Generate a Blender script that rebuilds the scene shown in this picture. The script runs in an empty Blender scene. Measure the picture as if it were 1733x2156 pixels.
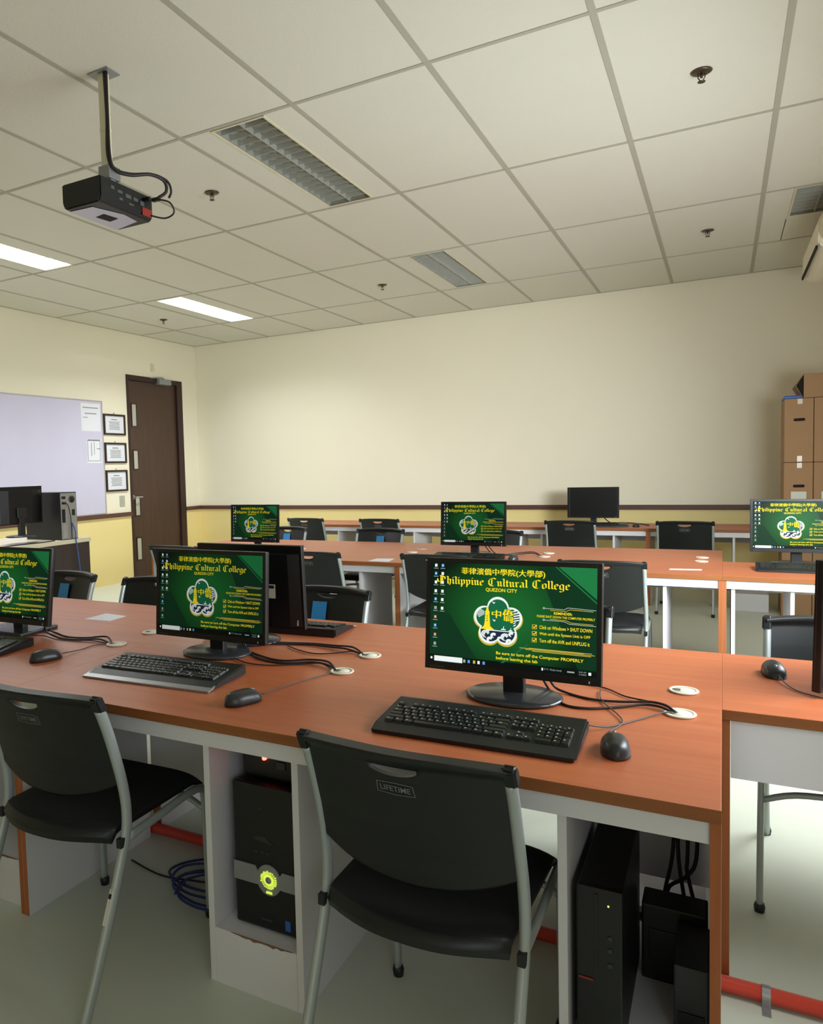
import bpy, bmesh, math, random
from mathutils import Vector, Matrix
random.seed(7)
PI = math.pi
S = bpy.context.scene
C = S.collection

# ------------------------------------------------------------ camera, world, light, exposure
HCAM = 1.319
YAW, PIT, ROL = 0.50937, -0.05795, -0.0287
cy_, sy_ = math.cos(YAW), math.sin(YAW)
fw = Vector((-sy_*math.cos(PIT), cy_*math.cos(PIT), math.sin(PIT)))
rt = Vector((cy_, sy_, 0)); up = rt.cross(fw)
c_, s_ = math.cos(ROL), math.sin(ROL)
R0 = rt*c_ + up*s_; U0 = up*c_ - rt*s_
cam = bpy.data.cameras.new('camera')
cam.sensor_fit = 'HORIZONTAL'; cam.sensor_width = 36.0
cam.lens = 36.0*1558.05/1733.0
cam.shift_x = 212.934/1733.0
cam.clip_start = 0.02
co = bpy.data.objects.new('camera', cam); C.objects.link(co)
M = Matrix((( R0.x, U0.x, -fw.x, 0), (R0.y, U0.y, -fw.y, 0), (R0.z, U0.z, -fw.z, HCAM), (0, 0, 0, 1)))
co.matrix_world = M
S.camera = co
S.view_settings.view_transform = 'Standard'; S.view_settings.look = 'None'
S.view_settings.exposure = 0.04; S.view_settings.gamma = 1.0
S.view_settings.use_curve_mapping = False
W = bpy.data.worlds.new('daylight'); S.world = W; W.use_nodes = True
W.node_tree.nodes['Background'].inputs[0].default_value = (0.80, 0.92, 1.0, 1)
W.node_tree.nodes['Background'].inputs[1].default_value = 1.0

def area(name, loc, direction, sx, sy, power, col, spread=None):
    l = bpy.data.lights.new(name, 'AREA'); l.shape = 'RECTANGLE'; l.size = sx; l.size_y = sy
    l.energy = power; l.color = col
    if spread: l.spread = spread
    o = bpy.data.objects.new(name, l); C.objects.link(o); o.location = loc
    o.rotation_euler = Vector(direction).to_track_quat('-Z', 'Y').to_euler()
    return o
XL, XR, YB, YF, ZC = -6.423, 1.05, 8.324, -2.6, 3.0624
DAY = (0.90, 0.97, 1.0)
WINS = [(-1.9, -0.1), (2.0, 4.1), (4.6, 6.0)]          # window openings in the right wall (y ranges), the first an added fill opening
WZ0, WZ1 = 0.72, 2.20
NS = 4
for i, (a, b) in enumerate(WINS):
    for k in range(NS):      # each opening lit by four upright strips of sky light
        area('daylight_and_fill', (XR-0.19, a+(b-a)*(k+.5)/NS, (WZ0+WZ1)/2), (-1, (0, .40, .42)[i], -0.36), WZ1-WZ0, (b-a)/NS, (16, 98, 7)[i]/NS, DAY)
for k in (0, 1):             # added narrow lamps at the middle window, brightening the rear wall
    area('daylight_and_fill', (XR-0.19, 2.7+.9*k, 1.5), (-1, 1.25, -.04), .6, .4, 8, DAY, math.radians(60))


# ------------------------------------------------------------ materials
def nodes(name):
    m = bpy.data.materials.new(name); m.use_nodes = True
    nt = m.node_tree; b = nt.nodes['Principled BSDF']
    return m, nt, b
def srgb(r, g, b):
    f = lambda c: (c/255/12.92) if c/255 <= 0.04045 else ((c/255+0.055)/1.055)**2.4
    return (f(r), f(g), f(b), 1)
def mat(name, col, rough=0.5, metal=0.0, var=0.06, scale=8.0, bump=0.0, bscale=200.0, coat=0.0, emit=None, estr=0.0, spec=None):
    m, nt, b = nodes(name)
    tc = nt.nodes.new('ShaderNodeTexCoord')
    n = nt.nodes.new('ShaderNodeTexNoise'); n.inputs['Scale'].default_value = scale; n.inputs['Detail'].default_value = 4
    nt.links.new(tc.outputs['Object'], n.inputs['Vector'])
    mp = nt.nodes.new('ShaderNodeMapRange'); mp.inputs[3].default_value = 1-var; mp.inputs[4].default_value = 1+var
    nt.links.new(n.outputs['Fac'], mp.inputs[0])
    mx = nt.nodes.new('ShaderNodeVectorMath'); mx.operation = 'SCALE'; mx.inputs[0].default_value = col[:3]
    nt.links.new(mp.outputs[0], mx.inputs['Scale'])
    nt.links.new(mx.outputs[0], b.inputs['Base Color'])
    b.inputs['Roughness'].default_value = rough; b.inputs['Metallic'].default_value = metal
    if spec is not None: b.inputs['Specular IOR Level'].default_value = spec
    if coat: b.inputs['Coat Weight'].default_value = coat; b.inputs['Coat Roughness'].default_value = 0.15
    if bump:
        n2 = nt.nodes.new('ShaderNodeTexNoise'); n2.inputs['Scale'].default_value = bscale; n2.inputs['Detail'].default_value = 3
        nt.links.new(tc.outputs['Object'], n2.inputs['Vector'])
        bp = nt.nodes.new('ShaderNodeBump'); bp.inputs['Strength'].default_value = bump; bp.inputs['Distance'].default_value = 0.002
        nt.links.new(n2.outputs['Fac'], bp.inputs['Height']); nt.links.new(bp.outputs[0], b.inputs['Normal'])
    if emit:
        b.inputs['Emission Color'].default_value = emit; b.inputs['Emission Strength'].default_value = estr
    return m
def wood(name, c1, c2, axis=0, rough=0.38, sc=1.0, spec=0.45):
    m, nt, b = nodes(name)
    tc = nt.nodes.new('ShaderNodeTexCoord'); mp = nt.nodes.new('ShaderNodeMapping')
    s = [22*sc, 22*sc, 22*sc]; s[axis] = 1.1*sc; mp.inputs['Scale'].default_value = s
    nt.links.new(tc.outputs['Object'], mp.inputs[0])
    n = nt.nodes.new('ShaderNodeTexNoise'); n.inputs['Scale'].default_value = 1.3; n.inputs['Detail'].default_value = 7
    n.inputs['Roughness'].default_value = 0.6; n.inputs['Distortion'].default_value = 0.6
    nt.links.new(mp.outputs[0], n.inputs['Vector'])
    r = nt.nodes.new('ShaderNodeValToRGB'); r.color_ramp.elements[0].color = c1; r.color_ramp.elements[1].color = c2
    r.color_ramp.elements[0].position = 0.28; r.color_ramp.elements[1].position = 0.72
    nt.links.new(n.outputs['Fac'], r.inputs[0]); nt.links.new(r.outputs[0], b.inputs['Base Color'])
    b.inputs['Roughness'].default_value = rough; b.inputs['Specular IOR Level'].default_value = spec
    return m
MT = {}
MT['top'] = wood('orange_laminate', srgb(176, 90, 50), srgb(194, 108, 64), 0, 0.40, spec=1.0)
MT['edge'] = wood('edge_band', srgb(138, 80, 38), srgb(158, 96, 50), 0, 0.5)
MT['vedge'] = wood('vertical_edge_band', srgb(160, 88, 44), srgb(182, 106, 58), 2, 0.5)
MT['white'] = mat('white_melamine', srgb(222, 220, 222), 0.45, var=0.03)
MT['chip'] = mat('exposed_chipboard', srgb(128, 96, 72), 0.9, var=0.3, scale=120)
MT['ceil'] = mat('ceiling_tile', srgb(222, 221, 207), 0.95, var=0.02, scale=3, bump=0.5, bscale=90)
MT['tbar'] = mat('ceiling_grid', srgb(178, 176, 160), 0.7, var=0.02)
MT['wallu'] = mat('cream_paint', srgb(240, 233, 210), 0.6, var=0.015, scale=1.5, bump=0.15, bscale=60)
MT['walll'] = mat('yellow_paint', srgb(238, 218, 150), 0.5, var=0.02, scale=1.5, bump=0.15, bscale=60)
MT['rail'] = wood('brown_rail', srgb(84, 54, 44), srgb(100, 66, 54), 1, 0.5)
MT['railx'] = wood('brown_rail_x', srgb(84, 54, 44), srgb(100, 66, 54), 0, 0.5)
MT['door'] = wood('dark_door_wood', srgb(62, 42, 32), srgb(76, 54, 42), 2, 0.45)
MT['dframe'] = wood('door_frame_wood', srgb(44, 26, 22), srgb(56, 34, 28), 2, 0.45)
MT['floor'] = mat('vinyl_floor', srgb(208, 212, 196), 0.38, var=0.05, scale=1.3, bump=0.05, bscale=8)
MT['black'] = mat('black_plastic', srgb(19, 20, 22), 0.45, var=0.05)
MT['bezel'] = mat('bezel_plastic', srgb(10, 11, 12), 0.36, var=0.05)
MT['dark'] = mat('dark_grey_plastic', srgb(46, 48, 50), 0.35, var=0.05)
MT['basegl'] = mat('glossy_base', srgb(52, 54, 58), 0.22, var=0.05)
MT['key'] = mat('key_plastic', srgb(30, 31, 32), 0.35, var=0.05)
MT['keyprint'] = mat('key_legend', srgb(190, 190, 190), 0.6)
MT['chairpl'] = mat('chair_plastic', srgb(15, 18, 19), 0.44, var=0.04, bump=0.1, bscale=400)
MT['seat'] = mat('seat_fabric', srgb(14, 16, 20), 0.8, var=0.1, scale=60)
MT['tube'] = mat('grey_powdercoat', srgb(170, 178, 176), 0.38, 0.35, var=0.03)
MT['cap'] = mat('black_cap', srgb(24, 26, 28), 0.5)
MT['sticker'] = mat('white_sticker', srgb(214, 212, 200), 0.6, var=0.08, scale=120)
MT['ink'] = mat('grey_print', srgb(120, 122, 120), 0.6)
MT['gromm'] = mat('cream_grommet', srgb(226, 220, 200), 0.45)
MT['grin'] = mat('grommet_hole', srgb(92, 90, 84), 0.6)
MT['cable'] = mat('black_cable', srgb(32, 24, 26), 0.5)
MT['gcable'] = mat('grey_cable', srgb(84, 76, 74), 0.5)
MT['bluecable'] = mat('blue_cable', srgb(58, 98, 170), 0.5)
MT['navycable'] = mat('navy_cable', srgb(34, 52, 110), 0.5)
MT['red'] = mat('red_conduit', srgb(206, 66, 50), 0.4, var=0.06)
MT['clamp'] = mat('galvanised', srgb(168, 166, 166), 0.35, 0.7)
MT['paper'] = mat('paper', srgb(226, 228, 234), 0.7, var=0.02)
MT['board'] = mat('whiteboard', srgb(204, 200, 222), 0.25, var=0.04, scale=2.2)
MT['alu'] = mat('aluminium', srgb(190, 188, 186), 0.35, 0.6)
MT['silver'] = mat('silver_paint', srgb(150, 152, 152), 0.35, 0.4)
MT['zinc'] = mat('zinc_panel', srgb(168, 168, 162), 0.4, 0.35, var=0.08, scale=30)
MT['card'] = mat('cardboard', srgb(166, 130, 94), 0.85, var=0.06, scale=6)
MT['cardd'] = mat('cardboard_flap', srgb(140, 112, 84), 0.85, var=0.06, scale=6)
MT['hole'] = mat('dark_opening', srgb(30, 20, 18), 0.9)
MT['tape'] = mat('packing_tape', srgb(196, 176, 148), 0.25, var=0.1, scale=40)
MT['blue'] = mat('blue_plastic', srgb(50, 100, 180), 0.45)
MT['tag'] = mat('blue_tag', srgb(46, 136, 196), 0.35, var=0.05)
MT['tagd'] = mat('navy_print', srgb(24, 66, 110), 0.4)
MT['acw'] = mat('cream_ac', srgb(222, 216, 186), 0.4)
MT['tabletop'] = mat('pale_top', srgb(226, 216, 186), 0.3)
MT['dbrown'] = wood('dark_brown_laminate', srgb(52, 40, 36), srgb(66, 50, 44), 2, 0.45)
MT['refl'] = mat('louvre_metal', srgb(186, 188, 180), 0.3, 0.35, var=0.12, scale=18)
MT['refd'] = mat('troffer_inside', srgb(176, 174, 162), 0.4, 0.3, var=0.25, scale=14)
MT['tubeoff'] = mat('tube_off', srgb(180, 182, 176), 0.3)
MT['tubeon'] = mat('tube_on', srgb(255, 255, 255), 0.3, emit=(0.93, 0.95, 1, 1), estr=14)
MT['sprk'] = mat('sprinkler_bronze', srgb(92, 80, 66), 0.35, 0.7)
MT['frost'] = mat('frosted_lite', srgb(176, 176, 160), 0.25)
MT['redled'] = mat('red_led', srgb(255, 30, 20), 0.4, emit=(1, 0.03, 0.02, 1), estr=22)
MT['yled'] = mat('yellow_led', srgb(220, 230, 40), 0.4, emit=(0.62, 0.8, 0.10, 1), estr=.8)
MT['gled'] = mat('green_led', srgb(190, 230, 60), 0.4, emit=(0.6, 0.9, 0.1, 1), estr=2)
MT['redp'] = mat('red_print', srgb(150, 40, 30), 0.5)
MT['greenoff'] = mat('projector_lilac', srgb(196, 192, 214), 0.35)
MT['port'] = mat('port_metal', srgb(84, 88, 84), 0.5)
MT['glass'] = mat('pane', srgb(200, 210, 210), 0.1)

# ------------------------------------------------------------ mesh helpers
def bx(bm, x0, x1, y0, y1, z0, z1, bev=0.0, mi=0, seg=2):
    vs = [bm.verts.new((x, y, z)) for x in (x0, x1) for y in (y0, y1) for z in (z0, z1)]
    F = [(0, 1, 3, 2), (4, 6, 7, 5), (0, 4, 5, 1), (2, 3, 7, 6), (0, 2, 6, 4), (1, 5, 7, 3)]
    fs = []
    for f in F:
        fc = bm.faces.new([vs[i] for i in f]); fc.material_index = mi; fs.append(fc)
    if bev > 0:
        es = list({e for f in fs for e in f.edges})
        r = bmesh.ops.bevel(bm, geom=es, offset=bev, segments=seg, affect='EDGES', profile=0.6)
        for f in r['faces']: f.material_index = mi
    return vs
def prism(bm, pts, axis, a, b, mi=0, M=None):
    """extrude a 2-D outline along an axis (0 x,1 y,2 z) from a to b"""
    def P(p, t):
        v = {0: (t, p[0], p[1]), 1: (p[0], t, p[1]), 2: (p[0], p[1], t)}[axis]
        v = Vector(v); return M @ v if M else v
    A = [bm.verts.new(P(p, a)) for p in pts]; B = [bm.verts.new(P(p, b)) for p in pts]
    n = len(pts); fs = []
    fs.append(bm.faces.new(A)); fs.append(bm.faces.new(B[::-1]))
    for i in range(n):
        fs.append(bm.faces.new([A[i], B[i], B[(i+1) % n], A[(i+1) % n]]))
    for f in fs: f.material_index = mi
    return fs
def tube(bm, pts, r, n=10, mi=0, sx=1.0, smooth=3, ref=None):
    pts = [Vector(p) for p in pts]
    if smooth > 1 and len(pts) > 2: pts = spline(pts, smooth)
    rings = []
    prev = None
    for i, p in enumerate(pts):
        t = (pts[min(i+1, len(pts)-1)] - pts[max(i-1, 0)])
        if t.length < 1e-9: continue
        t.normalize()
        if ref is not None:
            u = Vector(ref) - t*Vector(ref).dot(t)
            if u.length < 1e-4: u = prev or t.orthogonal()
        elif prev is None: u = t.orthogonal()
        else:
            u = prev - t*prev.dot(t)
            if u.length < 1e-5: u = t.orthogonal()
        u.normalize(); prev = u; v = t.cross(u)
        rr = r[i*(len(r)-1)//max(1, len(pts)-1)] if isinstance(r, (list, tuple)) else r
        rings.append([bm.verts.new(p + u*math.cos(2*PI*k/n)*rr*sx + v*math.sin(2*PI*k/n)*rr) for k in range(n)])
    for a, b in zip(rings, rings[1:]):
        for k in range(n):
            f = bm.faces.new([a[k], a[(k+1) % n], b[(k+1) % n], b[k]]); f.smooth = True; f.material_index = mi
    for ring, rev in ((rings[0], True), (rings[-1], False)):
        f = bm.faces.new(ring[::-1] if rev else ring); f.material_index = mi
def spline(P, k):
    out = []
    n = len(P)
    for i in range(n-1):
        p0, p1, p2, p3 = P[max(i-1, 0)], P[i], P[i+1], P[min(i+2, n-1)]
        for j in range(k):
            t = j/k
            out.append(0.5*((2*p1) + (p2-p0)*t + (2*p0-5*p1+4*p2-p3)*t*t + (3*p1-p0-3*p2+p3)*t**3))
    out.append(P[-1]); return out
def lathe(bm, prof, n=24, c=(0, 0, 0), axis='z', mi=0, sx=1, sy=1, smooth=True):
    rings = []
    for r, h in prof:
        ring = []
        for k in range(n):
            a = 2*PI*k/n; x, y = r*math.cos(a)*sx, r*math.sin(a)*sy
            v = {'z': (x, y, h), 'y': (x, h, y), 'x': (h, x, y)}[axis]
            ring.append(bm.verts.new(Vector(c)+Vector(v)))
        rings.append(ring)
    for a, b in zip(rings, rings[1:]):
        for k in range(n):
            f = bm.faces.new([a[k], a[(k+1) % n], b[(k+1) % n], b[k]]); f.smooth = smooth; f.material_index = mi
    for ring in (rings[0], rings[-1]):
        if True:
            try: f = bm.faces.new(ring); f.material_index = mi
            except Exception: pass
def obj(name, bm, m, parent=None, M=None, fix=True):
    if M is not None: bmesh.ops.transform(bm, matrix=M, verts=bm.verts)
    if fix: bmesh.ops.recalc_face_normals(bm, faces=bm.faces)
    me = bpy.data.meshes.new(name); bm.to_mesh(me); bm.free()
    for x in (m if isinstance(m, (list, tuple)) else [m]): me.materials.append(x)
    o = bpy.data.objects.new(name, me); C.objects.link(o)
    if parent: o.parent = parent
    return o
def BM(): return bmesh.new()
def box(name, x0, x1, y0, y1, z0, z1, m, parent=None, bev=0.0):
    bm = BM(); bx(bm, x0, x1, y0, y1, z0, z1, bev); return obj(name, bm, m, parent)
def tag(o, label, cat, group=None):
    o['label'] = label; o['category'] = cat
    if group: o['group'] = group
    return o
def thing(name, label, cat, loc=(0, 0, 0), rz=0.0, group=None):
    o = bpy.data.objects.new(name, None); C.objects.link(o); o.empty_display_size = 0.1
    o.location = loc; o.rotation_euler = (0, 0, rz)
    return tag(o, label, cat, group)
def struct(o): o['kind'] = 'structure'; return o
def dup(root, loc, rz, label, group=None):
    r = root.copy(); C.objects.link(r); r.location = loc; r.rotation_euler = (0, 0, rz)
    r['label'] = label
    if group: r['group'] = group
    for ch in list(root.children):
        c = ch.copy(); C.objects.link(c); c.parent = r
        for g in list(ch.children):
            d = g.copy(); C.objects.link(d); d.parent = c
    return r
def text_mesh(body, bold=0.0):
    cu = bpy.data.curves.new('t', 'FONT'); cu.body = body; cu.size = 1.0; cu.offset = bold; cu.resolution_u = 3
    o = bpy.data.objects.new('t', cu); C.objects.link(o)
    bpy.context.view_layer.update()
    dg = bpy.context.evaluated_depsgraph_get()
    me = bpy.data.meshes.new_from_object(o.evaluated_get(dg))
    vs = [v.co.copy() for v in me.vertices]; ps = [list(p.vertices) for p in me.polygons]
    bpy.data.objects.remove(o); bpy.data.curves.remove(cu); bpy.data.meshes.remove(me)
    return vs, ps
def put_text(bm, body, x0, x1, z0, z1, mapf, mi, bold=0.0, keep=False):
    """fit text in the box x0..x1, z0..z1 (z up), then mapf(x,z)->Vector"""
    vs, ps = text_mesh(body, bold)
    if not vs: return
    ax, bx_ = min(v.x for v in vs), max(v.x for v in vs); az, bz = min(v.y for v in vs), max(v.y for v in vs)
    w = bx_-ax or 1; h = bz-az or 1
    nv = [bm.verts.new(mapf(x0+(v.x-ax)/w*(x1-x0), z0+(v.y-az)/h*(z1-z0))) for v in vs]
    for p in ps:
        try: f = bm.faces.new([nv[i] for i in p]); f.material_index = mi
        except Exception: pass

# ------------------------------------------------------------ room shell
T = 0.12
struct(box('floor', XL-T, XR+T, YF-T, YB+T, -0.1, 0, MT['floor']))
ZR0, ZR1 = 0.803, 0.853
def two_tone(name, x0, x1, y0, y1, cuts=()):
    bm = BM()
    bx(bm, x0, x1, y0, y1, 0, ZR0+0.02, mi=1); bx(bm, x0, x1, y0, y1, ZR0+0.02, ZC+0.3, mi=0)
    return bm
struct(obj('wall_back', two_tone('w', XL-T, XR+T, YB, YB+T), [MT['wallu'], MT['walll']]))
struct(obj('wall_front', two_tone('w', XL-T, XR+T, YF-T, YF), [MT['wallu'], MT['walll']]))
DY0, DY1, DZ = 6.935, 8.006, 2.548
bm = BM()
for (a, b) in ((YF, DY0), (DY1, YB)):
    bx(bm, XL-T, XL, a, b, 0, ZR0+0.02, mi=1); bx(bm, XL-T, XL, a, b, ZR0+0.02, ZC+0.3, mi=0)
bx(bm, XL-T, XL, DY0, DY1, DZ, ZC+0.3, mi=0)
struct(obj('wall_left', bm, [MT['wallu'], MT['walll']]))
bm = BM()
ys = [YF] + [v for w in WINS for v in w] + [YB]
for i in range(0, len(ys), 2):
    bx(bm, XR, XR+T, ys[i], ys[i+1], 0, ZR0, mi=1); bx(bm, XR, XR+T, ys[i], ys[i+1], ZR0, ZC+0.3, mi=0)
for (a, b) in WINS:
    bx(bm, XR, XR+T, a, b, 0, WZ0, mi=1); bx(bm, XR, XR+T, a, b, WZ1, ZC+0.3, mi=0)
struct(obj('wall_right', bm, [MT['wallu'], MT['walll']]))
for i, (a, b) in enumerate(WINS):  # the first window is added, to carry the fill light
    bm = BM()
    for (p, q, r, s) in ((a, b, WZ0, WZ0+.04), (a, b, WZ1-.04, WZ1), (a, a+.04, WZ0, WZ1), (b-.04, b, WZ0, WZ1), ((a+b)/2-.02, (a+b)/2+.02, WZ0, WZ1)):
        bx(bm, XR+.03, XR+.09, p, q, r, s)
    struct(obj('window_%d' % (i+1), bm, MT['alu']))
struct(box('trim_1', XL, XR, YB-0.022, YB, ZR0, ZR1, MT['railx']))
struct(box('trim_2', XL, XL+0.022, YF, DY0, ZR0, ZR1, MT['rail']))
struct(box('trim_3', XL, XL+0.022, DY1, YB, ZR0, ZR1, MT['rail']))
# ceiling: lay-in tiles in a T-bar grid, cells with troffers left open
GX0, GDX, GY0, GDY = -1.8035, 0.678, 3.167, 1.356
CELLS = {}
xs = [GX0+GDX*i for i in range(-9, 7)]; yy = [GY0+GDY*j for j in range(-6, 6)]
TROFF = {(-1, 0): 0, (-1, 2): 0, (-5, 2): 1, (-5, 0): 1, (3, 2): 2, (-1, -2): 0, (3, 0): 3, (3, -2): 3}
TROFF = {k: v for k, v in TROFF.items() if v != 3}
bm = BM()
for i in range(-9, 6):
    for j in range(-6, 5):
        x0, x1 = max(GX0+GDX*i, XL), min(GX0+GDX*(i+1), XR); y0, y1 = max(GY0+GDY*j, YF), min(GY0+GDY*(j+1), YB)
        if x1-x0 < 0.03 or y1-y0 < 0.03: continue
        if (i, j) in TROFF:
            c = (x0+GX0+GDX*(i+1))/2; c = GX0+GDX*(i+.5)
            bx(bm, x0, c-0.165, y0, y1, ZC, ZC+.02); bx(bm, c+0.165, x1, y0, y1, ZC, ZC+.02)
        else: bx(bm, x0, x1, y0, y1, ZC, ZC+.02)
cl = struct(obj('ceiling', bm, MT['ceil']))
bm = BM()
tb = 0.0135
for i in range(-9, 6):
    x = GX0+GDX*i
    if XL < x < XR: bx(bm, x-tb, x+tb, YF, YB, ZC-.003, ZC+.001)
for j in range(-6, 5):
    y = GY0+GDY*j
    if YF < y < YB: bx(bm, XL, XR, y-tb*.8, y+tb*.8, ZC-.0035, ZC+.001)
for (a, b, c, d) in ((XL, XR, YB-.02, YB), (XL, XL+.02, YF, YB), (XR-.02, XR, YF, YB)): bx(bm, a, b, c, d, ZC-.004, ZC+.001)
struct(obj('trim_4', bm, MT['tbar']))
struct(box('trim_5', XL-T, XR+T, YF-T, YB+T, ZC+.3, ZC+.4, MT['wallu']))   # slab above the suspended ceiling

# door with frame, slit lites, lever and closer
bm = BM()
fwid = 0.07
bx(bm, XL-T, XL+.012, DY0, DY0+fwid*.5, 0, DZ); bx(bm, XL-T, XL+.012, DY1-.11, DY1, 0, DZ)
bx(bm, XL-T, XL+.012, DY0+fwid*.5, DY1-.11, DZ-.06, DZ)
d = struct(obj('door_1', bm, MT['dframe']))
leaf = box('door_leaf', XL-.07, XL-.02, DY0+fwid*.5+.002, DY1-.112, 0.004, DZ-.062, MT['door'], d, 0.003)
for k, (z0, z1) in enumerate(((1.92, 2.19), (1.385, 1.61), (0.80, 1.02), (0.24, 0.51))):
    box('glass_lite', XL-.018, XL-.0175, 7.04, 7.115, z0, z1, MT['frost'], d)
    bm = BM()
    for (a, b, c, e) in ((7.028, 7.04, z0-.012, z1+.012), (7.115, 7.127, z0-.012, z1+.012), (7.04, 7.115, z0-.012, z0), (7.04, 7.115, z1, z1+.012)):
        bx(bm, XL-.02, XL-.012, a, b, c, e)
    obj('lite_bead', bm, MT['dframe'], d)
bm = BM(); tube(bm, [(XL-.02, 7.0, 1.03), (XL+.04, 7.0, 1.03), (XL+.05, 7.02, 1.03), (XL+.05, 7.10, 1.03)], .009)
lathe(bm, [(.0, -.02), (.026, -.02), (.026, -.008), (0, -.008)], 16, (XL, 7.0, 1.03), 'x'); obj('lever_handle', bm, MT['alu'], d)
bm = BM(); bx(bm, XL-.02, XL+.055, 7.50, 7.74, 2.47, 2.545, .008); tube(bm, [(XL+.03, 7.62, 2.545), (XL+.09, 7.5, 2.55), (XL+.02, 7.36, 2.54)], .008)
obj('door_closer', bm, MT['silver'], d)
# switch plate and pale exit-light sconce
bm = BM(); bx(bm, XL, XL+.009, 6.74, 6.825, .93, 1.06, .003); bx(bm, XL+.009, XL+.013, 6.765, 6.80, .965, 1.025, .001)
tag(obj('light_switch', bm, MT['frost']), 'small light switch plate on the wall below the certificates', 'switch')
bm = BM(); bx(bm, XL, XL+.012, 7.40, 7.47, 2.63, 2.73, .003); bx(bm, XL+.012, XL+.02, 7.42, 7.45, 2.65, 2.71, .002)
tag(obj('wall_sconce', bm, MT['tabletop']), 'small pale fixture on the wall above the door', 'sconce')

# ------------------------------------------------------------ desks
DH = 0.700
TT = 0.026
def desk(name, label, x0, y0, w, halves, sides, peds_f=(), ped_r=(), shift=1.0, mirror=False, gr=(), group='long wooden computer desks', fpanels=(), low=()):
    """x0 = right end, y0 = front edge; halves 1 or 2; peds given as distance of (near,far) from the right end"""
    dep = 0.6*halves
    t = thing(name, label, 'desk', (x0, y0, 0), 0, group)
    bm = BM(); bx(bm, -w, 0, 0, dep, DH-TT, DH, 0.0015, 0)
    for f in bm.faces:
        if f.normal.z < 0.5 : f.material_index = 1
    bmesh.ops.recalc_face_normals(bm, faces=bm.faces)
    for f in bm.faces: f.material_index = 0 if f.normal.z > 0.7 else 1
    obj('tabletop', bm, [MT['top'], MT['edge']], t)
    yc = 0.6
    def panel(x, a, b):
        bm = BM(); bx(bm, x, x+.018, a, b, 0, DH-TT-.001, .0008)
        bmesh.ops.recalc_face_normals(bm, faces=bm.faces)
        for f in bm.faces: f.material_index = 0 if abs(f.normal.x) > .7 else 1
        obj('end_panel', bm, [MT['white'], MT['vedge']], t)
    for x in sides:
        panel(x, .004, .545)
        if halves == 2: panel(x, .605, 1.196)
    for x in fpanels: panel(x, .004, .045)
    yy = [(0.012, 0.030)] + ([(1.17, 1.188)] if halves == 2 else [])
    for (a, b) in yy:
        box('apron', -w+.019, -.019, a, b, DH-TT-.044, DH-TT-.001, MT['white'], t)
    if not mirror: box('modesty_panel', -w+.019, -.019, .582, .600, .53, DH-TT-.001, MT['white'], t)
    else: box('modesty_panel', -w+.019, -.019, .004, .022, .53, DH-TT-.001, MT['white'], t)
    for (a, b, full) in peds_f:
        if a > .03: box('side_panel', -a-.018, -a, .03, .545, 0, DH-TT-.046, MT['white'], t, .0008)
        box('side_panel', -b, -b+.018, .03, .545, 0, DH-TT-.046, MT['white'], t, .0008)
        i0, i1 = -b+.0185, -(a+.0185)
        box('shelf', i0, i1, .035, .540, .128, .145, MT['white'], t)
        kb = box('kick_board', i0, i1, .03, .0345, 0, .147, MT['white'], t)
        if full:
            bm = BM(); pts = [(i0+.05, .1475)]
            n = 16
            up_ = [(i0+.05+(i1-i0-.06)*k/n, .1478) for k in range(n+1)]
            dn_ = [(i0+.05+(i1-i0-.06)*k/n, .1475-.007*(0.4+random.random())*math.sin(PI*(k+.3)/(n+.6))) for k in range(n, -1, -1)]
            prism(bm, up_+dn_, 1, .0288, .0302); obj('chipped_edge', bm, MT['chip'], kb)
    for (a, b) in ped_r:
        box('side_panel', -a-.018, -a, .61, 1.16, 0, DH-TT-.046, MT['white'], t, .0008)
        box('side_panel', -b, -b+.018, .61, 1.16, 0, DH-TT-.046, MT['white'], t, .0008)
        box('shelf', -b+.0185, -a-.0185, .61, 1.155, .128, .145, MT['white'], t)
        box('kick_board', -b+.0185, -a-.0185, 1.156, 1.16, 0, .147, MT['white'], t)  # rear kick boards added to block light under the desk
    for (a, b, z) in low:
        box('back_panel', -b, -a, .560, .578, z, .529, MT['white'], t)
    for (gx, gy) in gr:
        bm = BM(); lathe(bm, [(.0, .0), (.034, .0), (.037, .0035), (.0355, .0055), (.029, .0055), (.0275, .003)], 28, (gx, gy, DH))
        g = obj('cable_grommet', bm, MT['gromm'], t)
        op = (gx, gy) in gr[-1:] and False
        bm = BM(); lathe(bm, [(0, .0032), (.0277, .0032), (.0277, .0038), (0, .0038)], 24, (gx, gy, DH)); obj('grommet_cover', bm, MT['gromm'], g)
        bm = BM(); prism(bm, [(gx-.03, gy-.009), (gx-.008, gy-.009), (gx-.008, gy+.009), (gx-.03, gy+.009)], 2, DH+.0030, DH+.0042); obj('cable_slot', bm, MT['grin'], g)
    return t
WD = 1.835
Y1, Y2, Y3 = 1.447, 4.405, 7.25
bays = lambda full: ((.018, .285, full), (.88, 1.16, full))
g2 = lambda: ((-.089, .518), (-.089, .72), (-1.01, .53), (-1.01, .735))
tG = dict(group='long wooden computer desks')
desk('computer_desk', 'orange laminate desk nearest the camera, holding the brightest monitor and a plain black keyboard', 0, Y1, WD, 2, (-.018, -WD), bays(True), ((.018, .285), (.88, 1.16),), gr=g2(), low=((.02, .285, .26), (.88, 1.16, .2), (1.17, WD-.02, .20)), **tG)  # right-end rear bay is added to darken the view beneath
desk('computer_desk', 'left continuation of the nearest desk row, with a white paper sheet on it', -WD, Y1, WD, 2, (-.018, -WD), bays(True), (), gr=((-.095, .53), (-.108, .735), (-1.01, .53), (-1.01, .735)), **tG)
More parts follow.
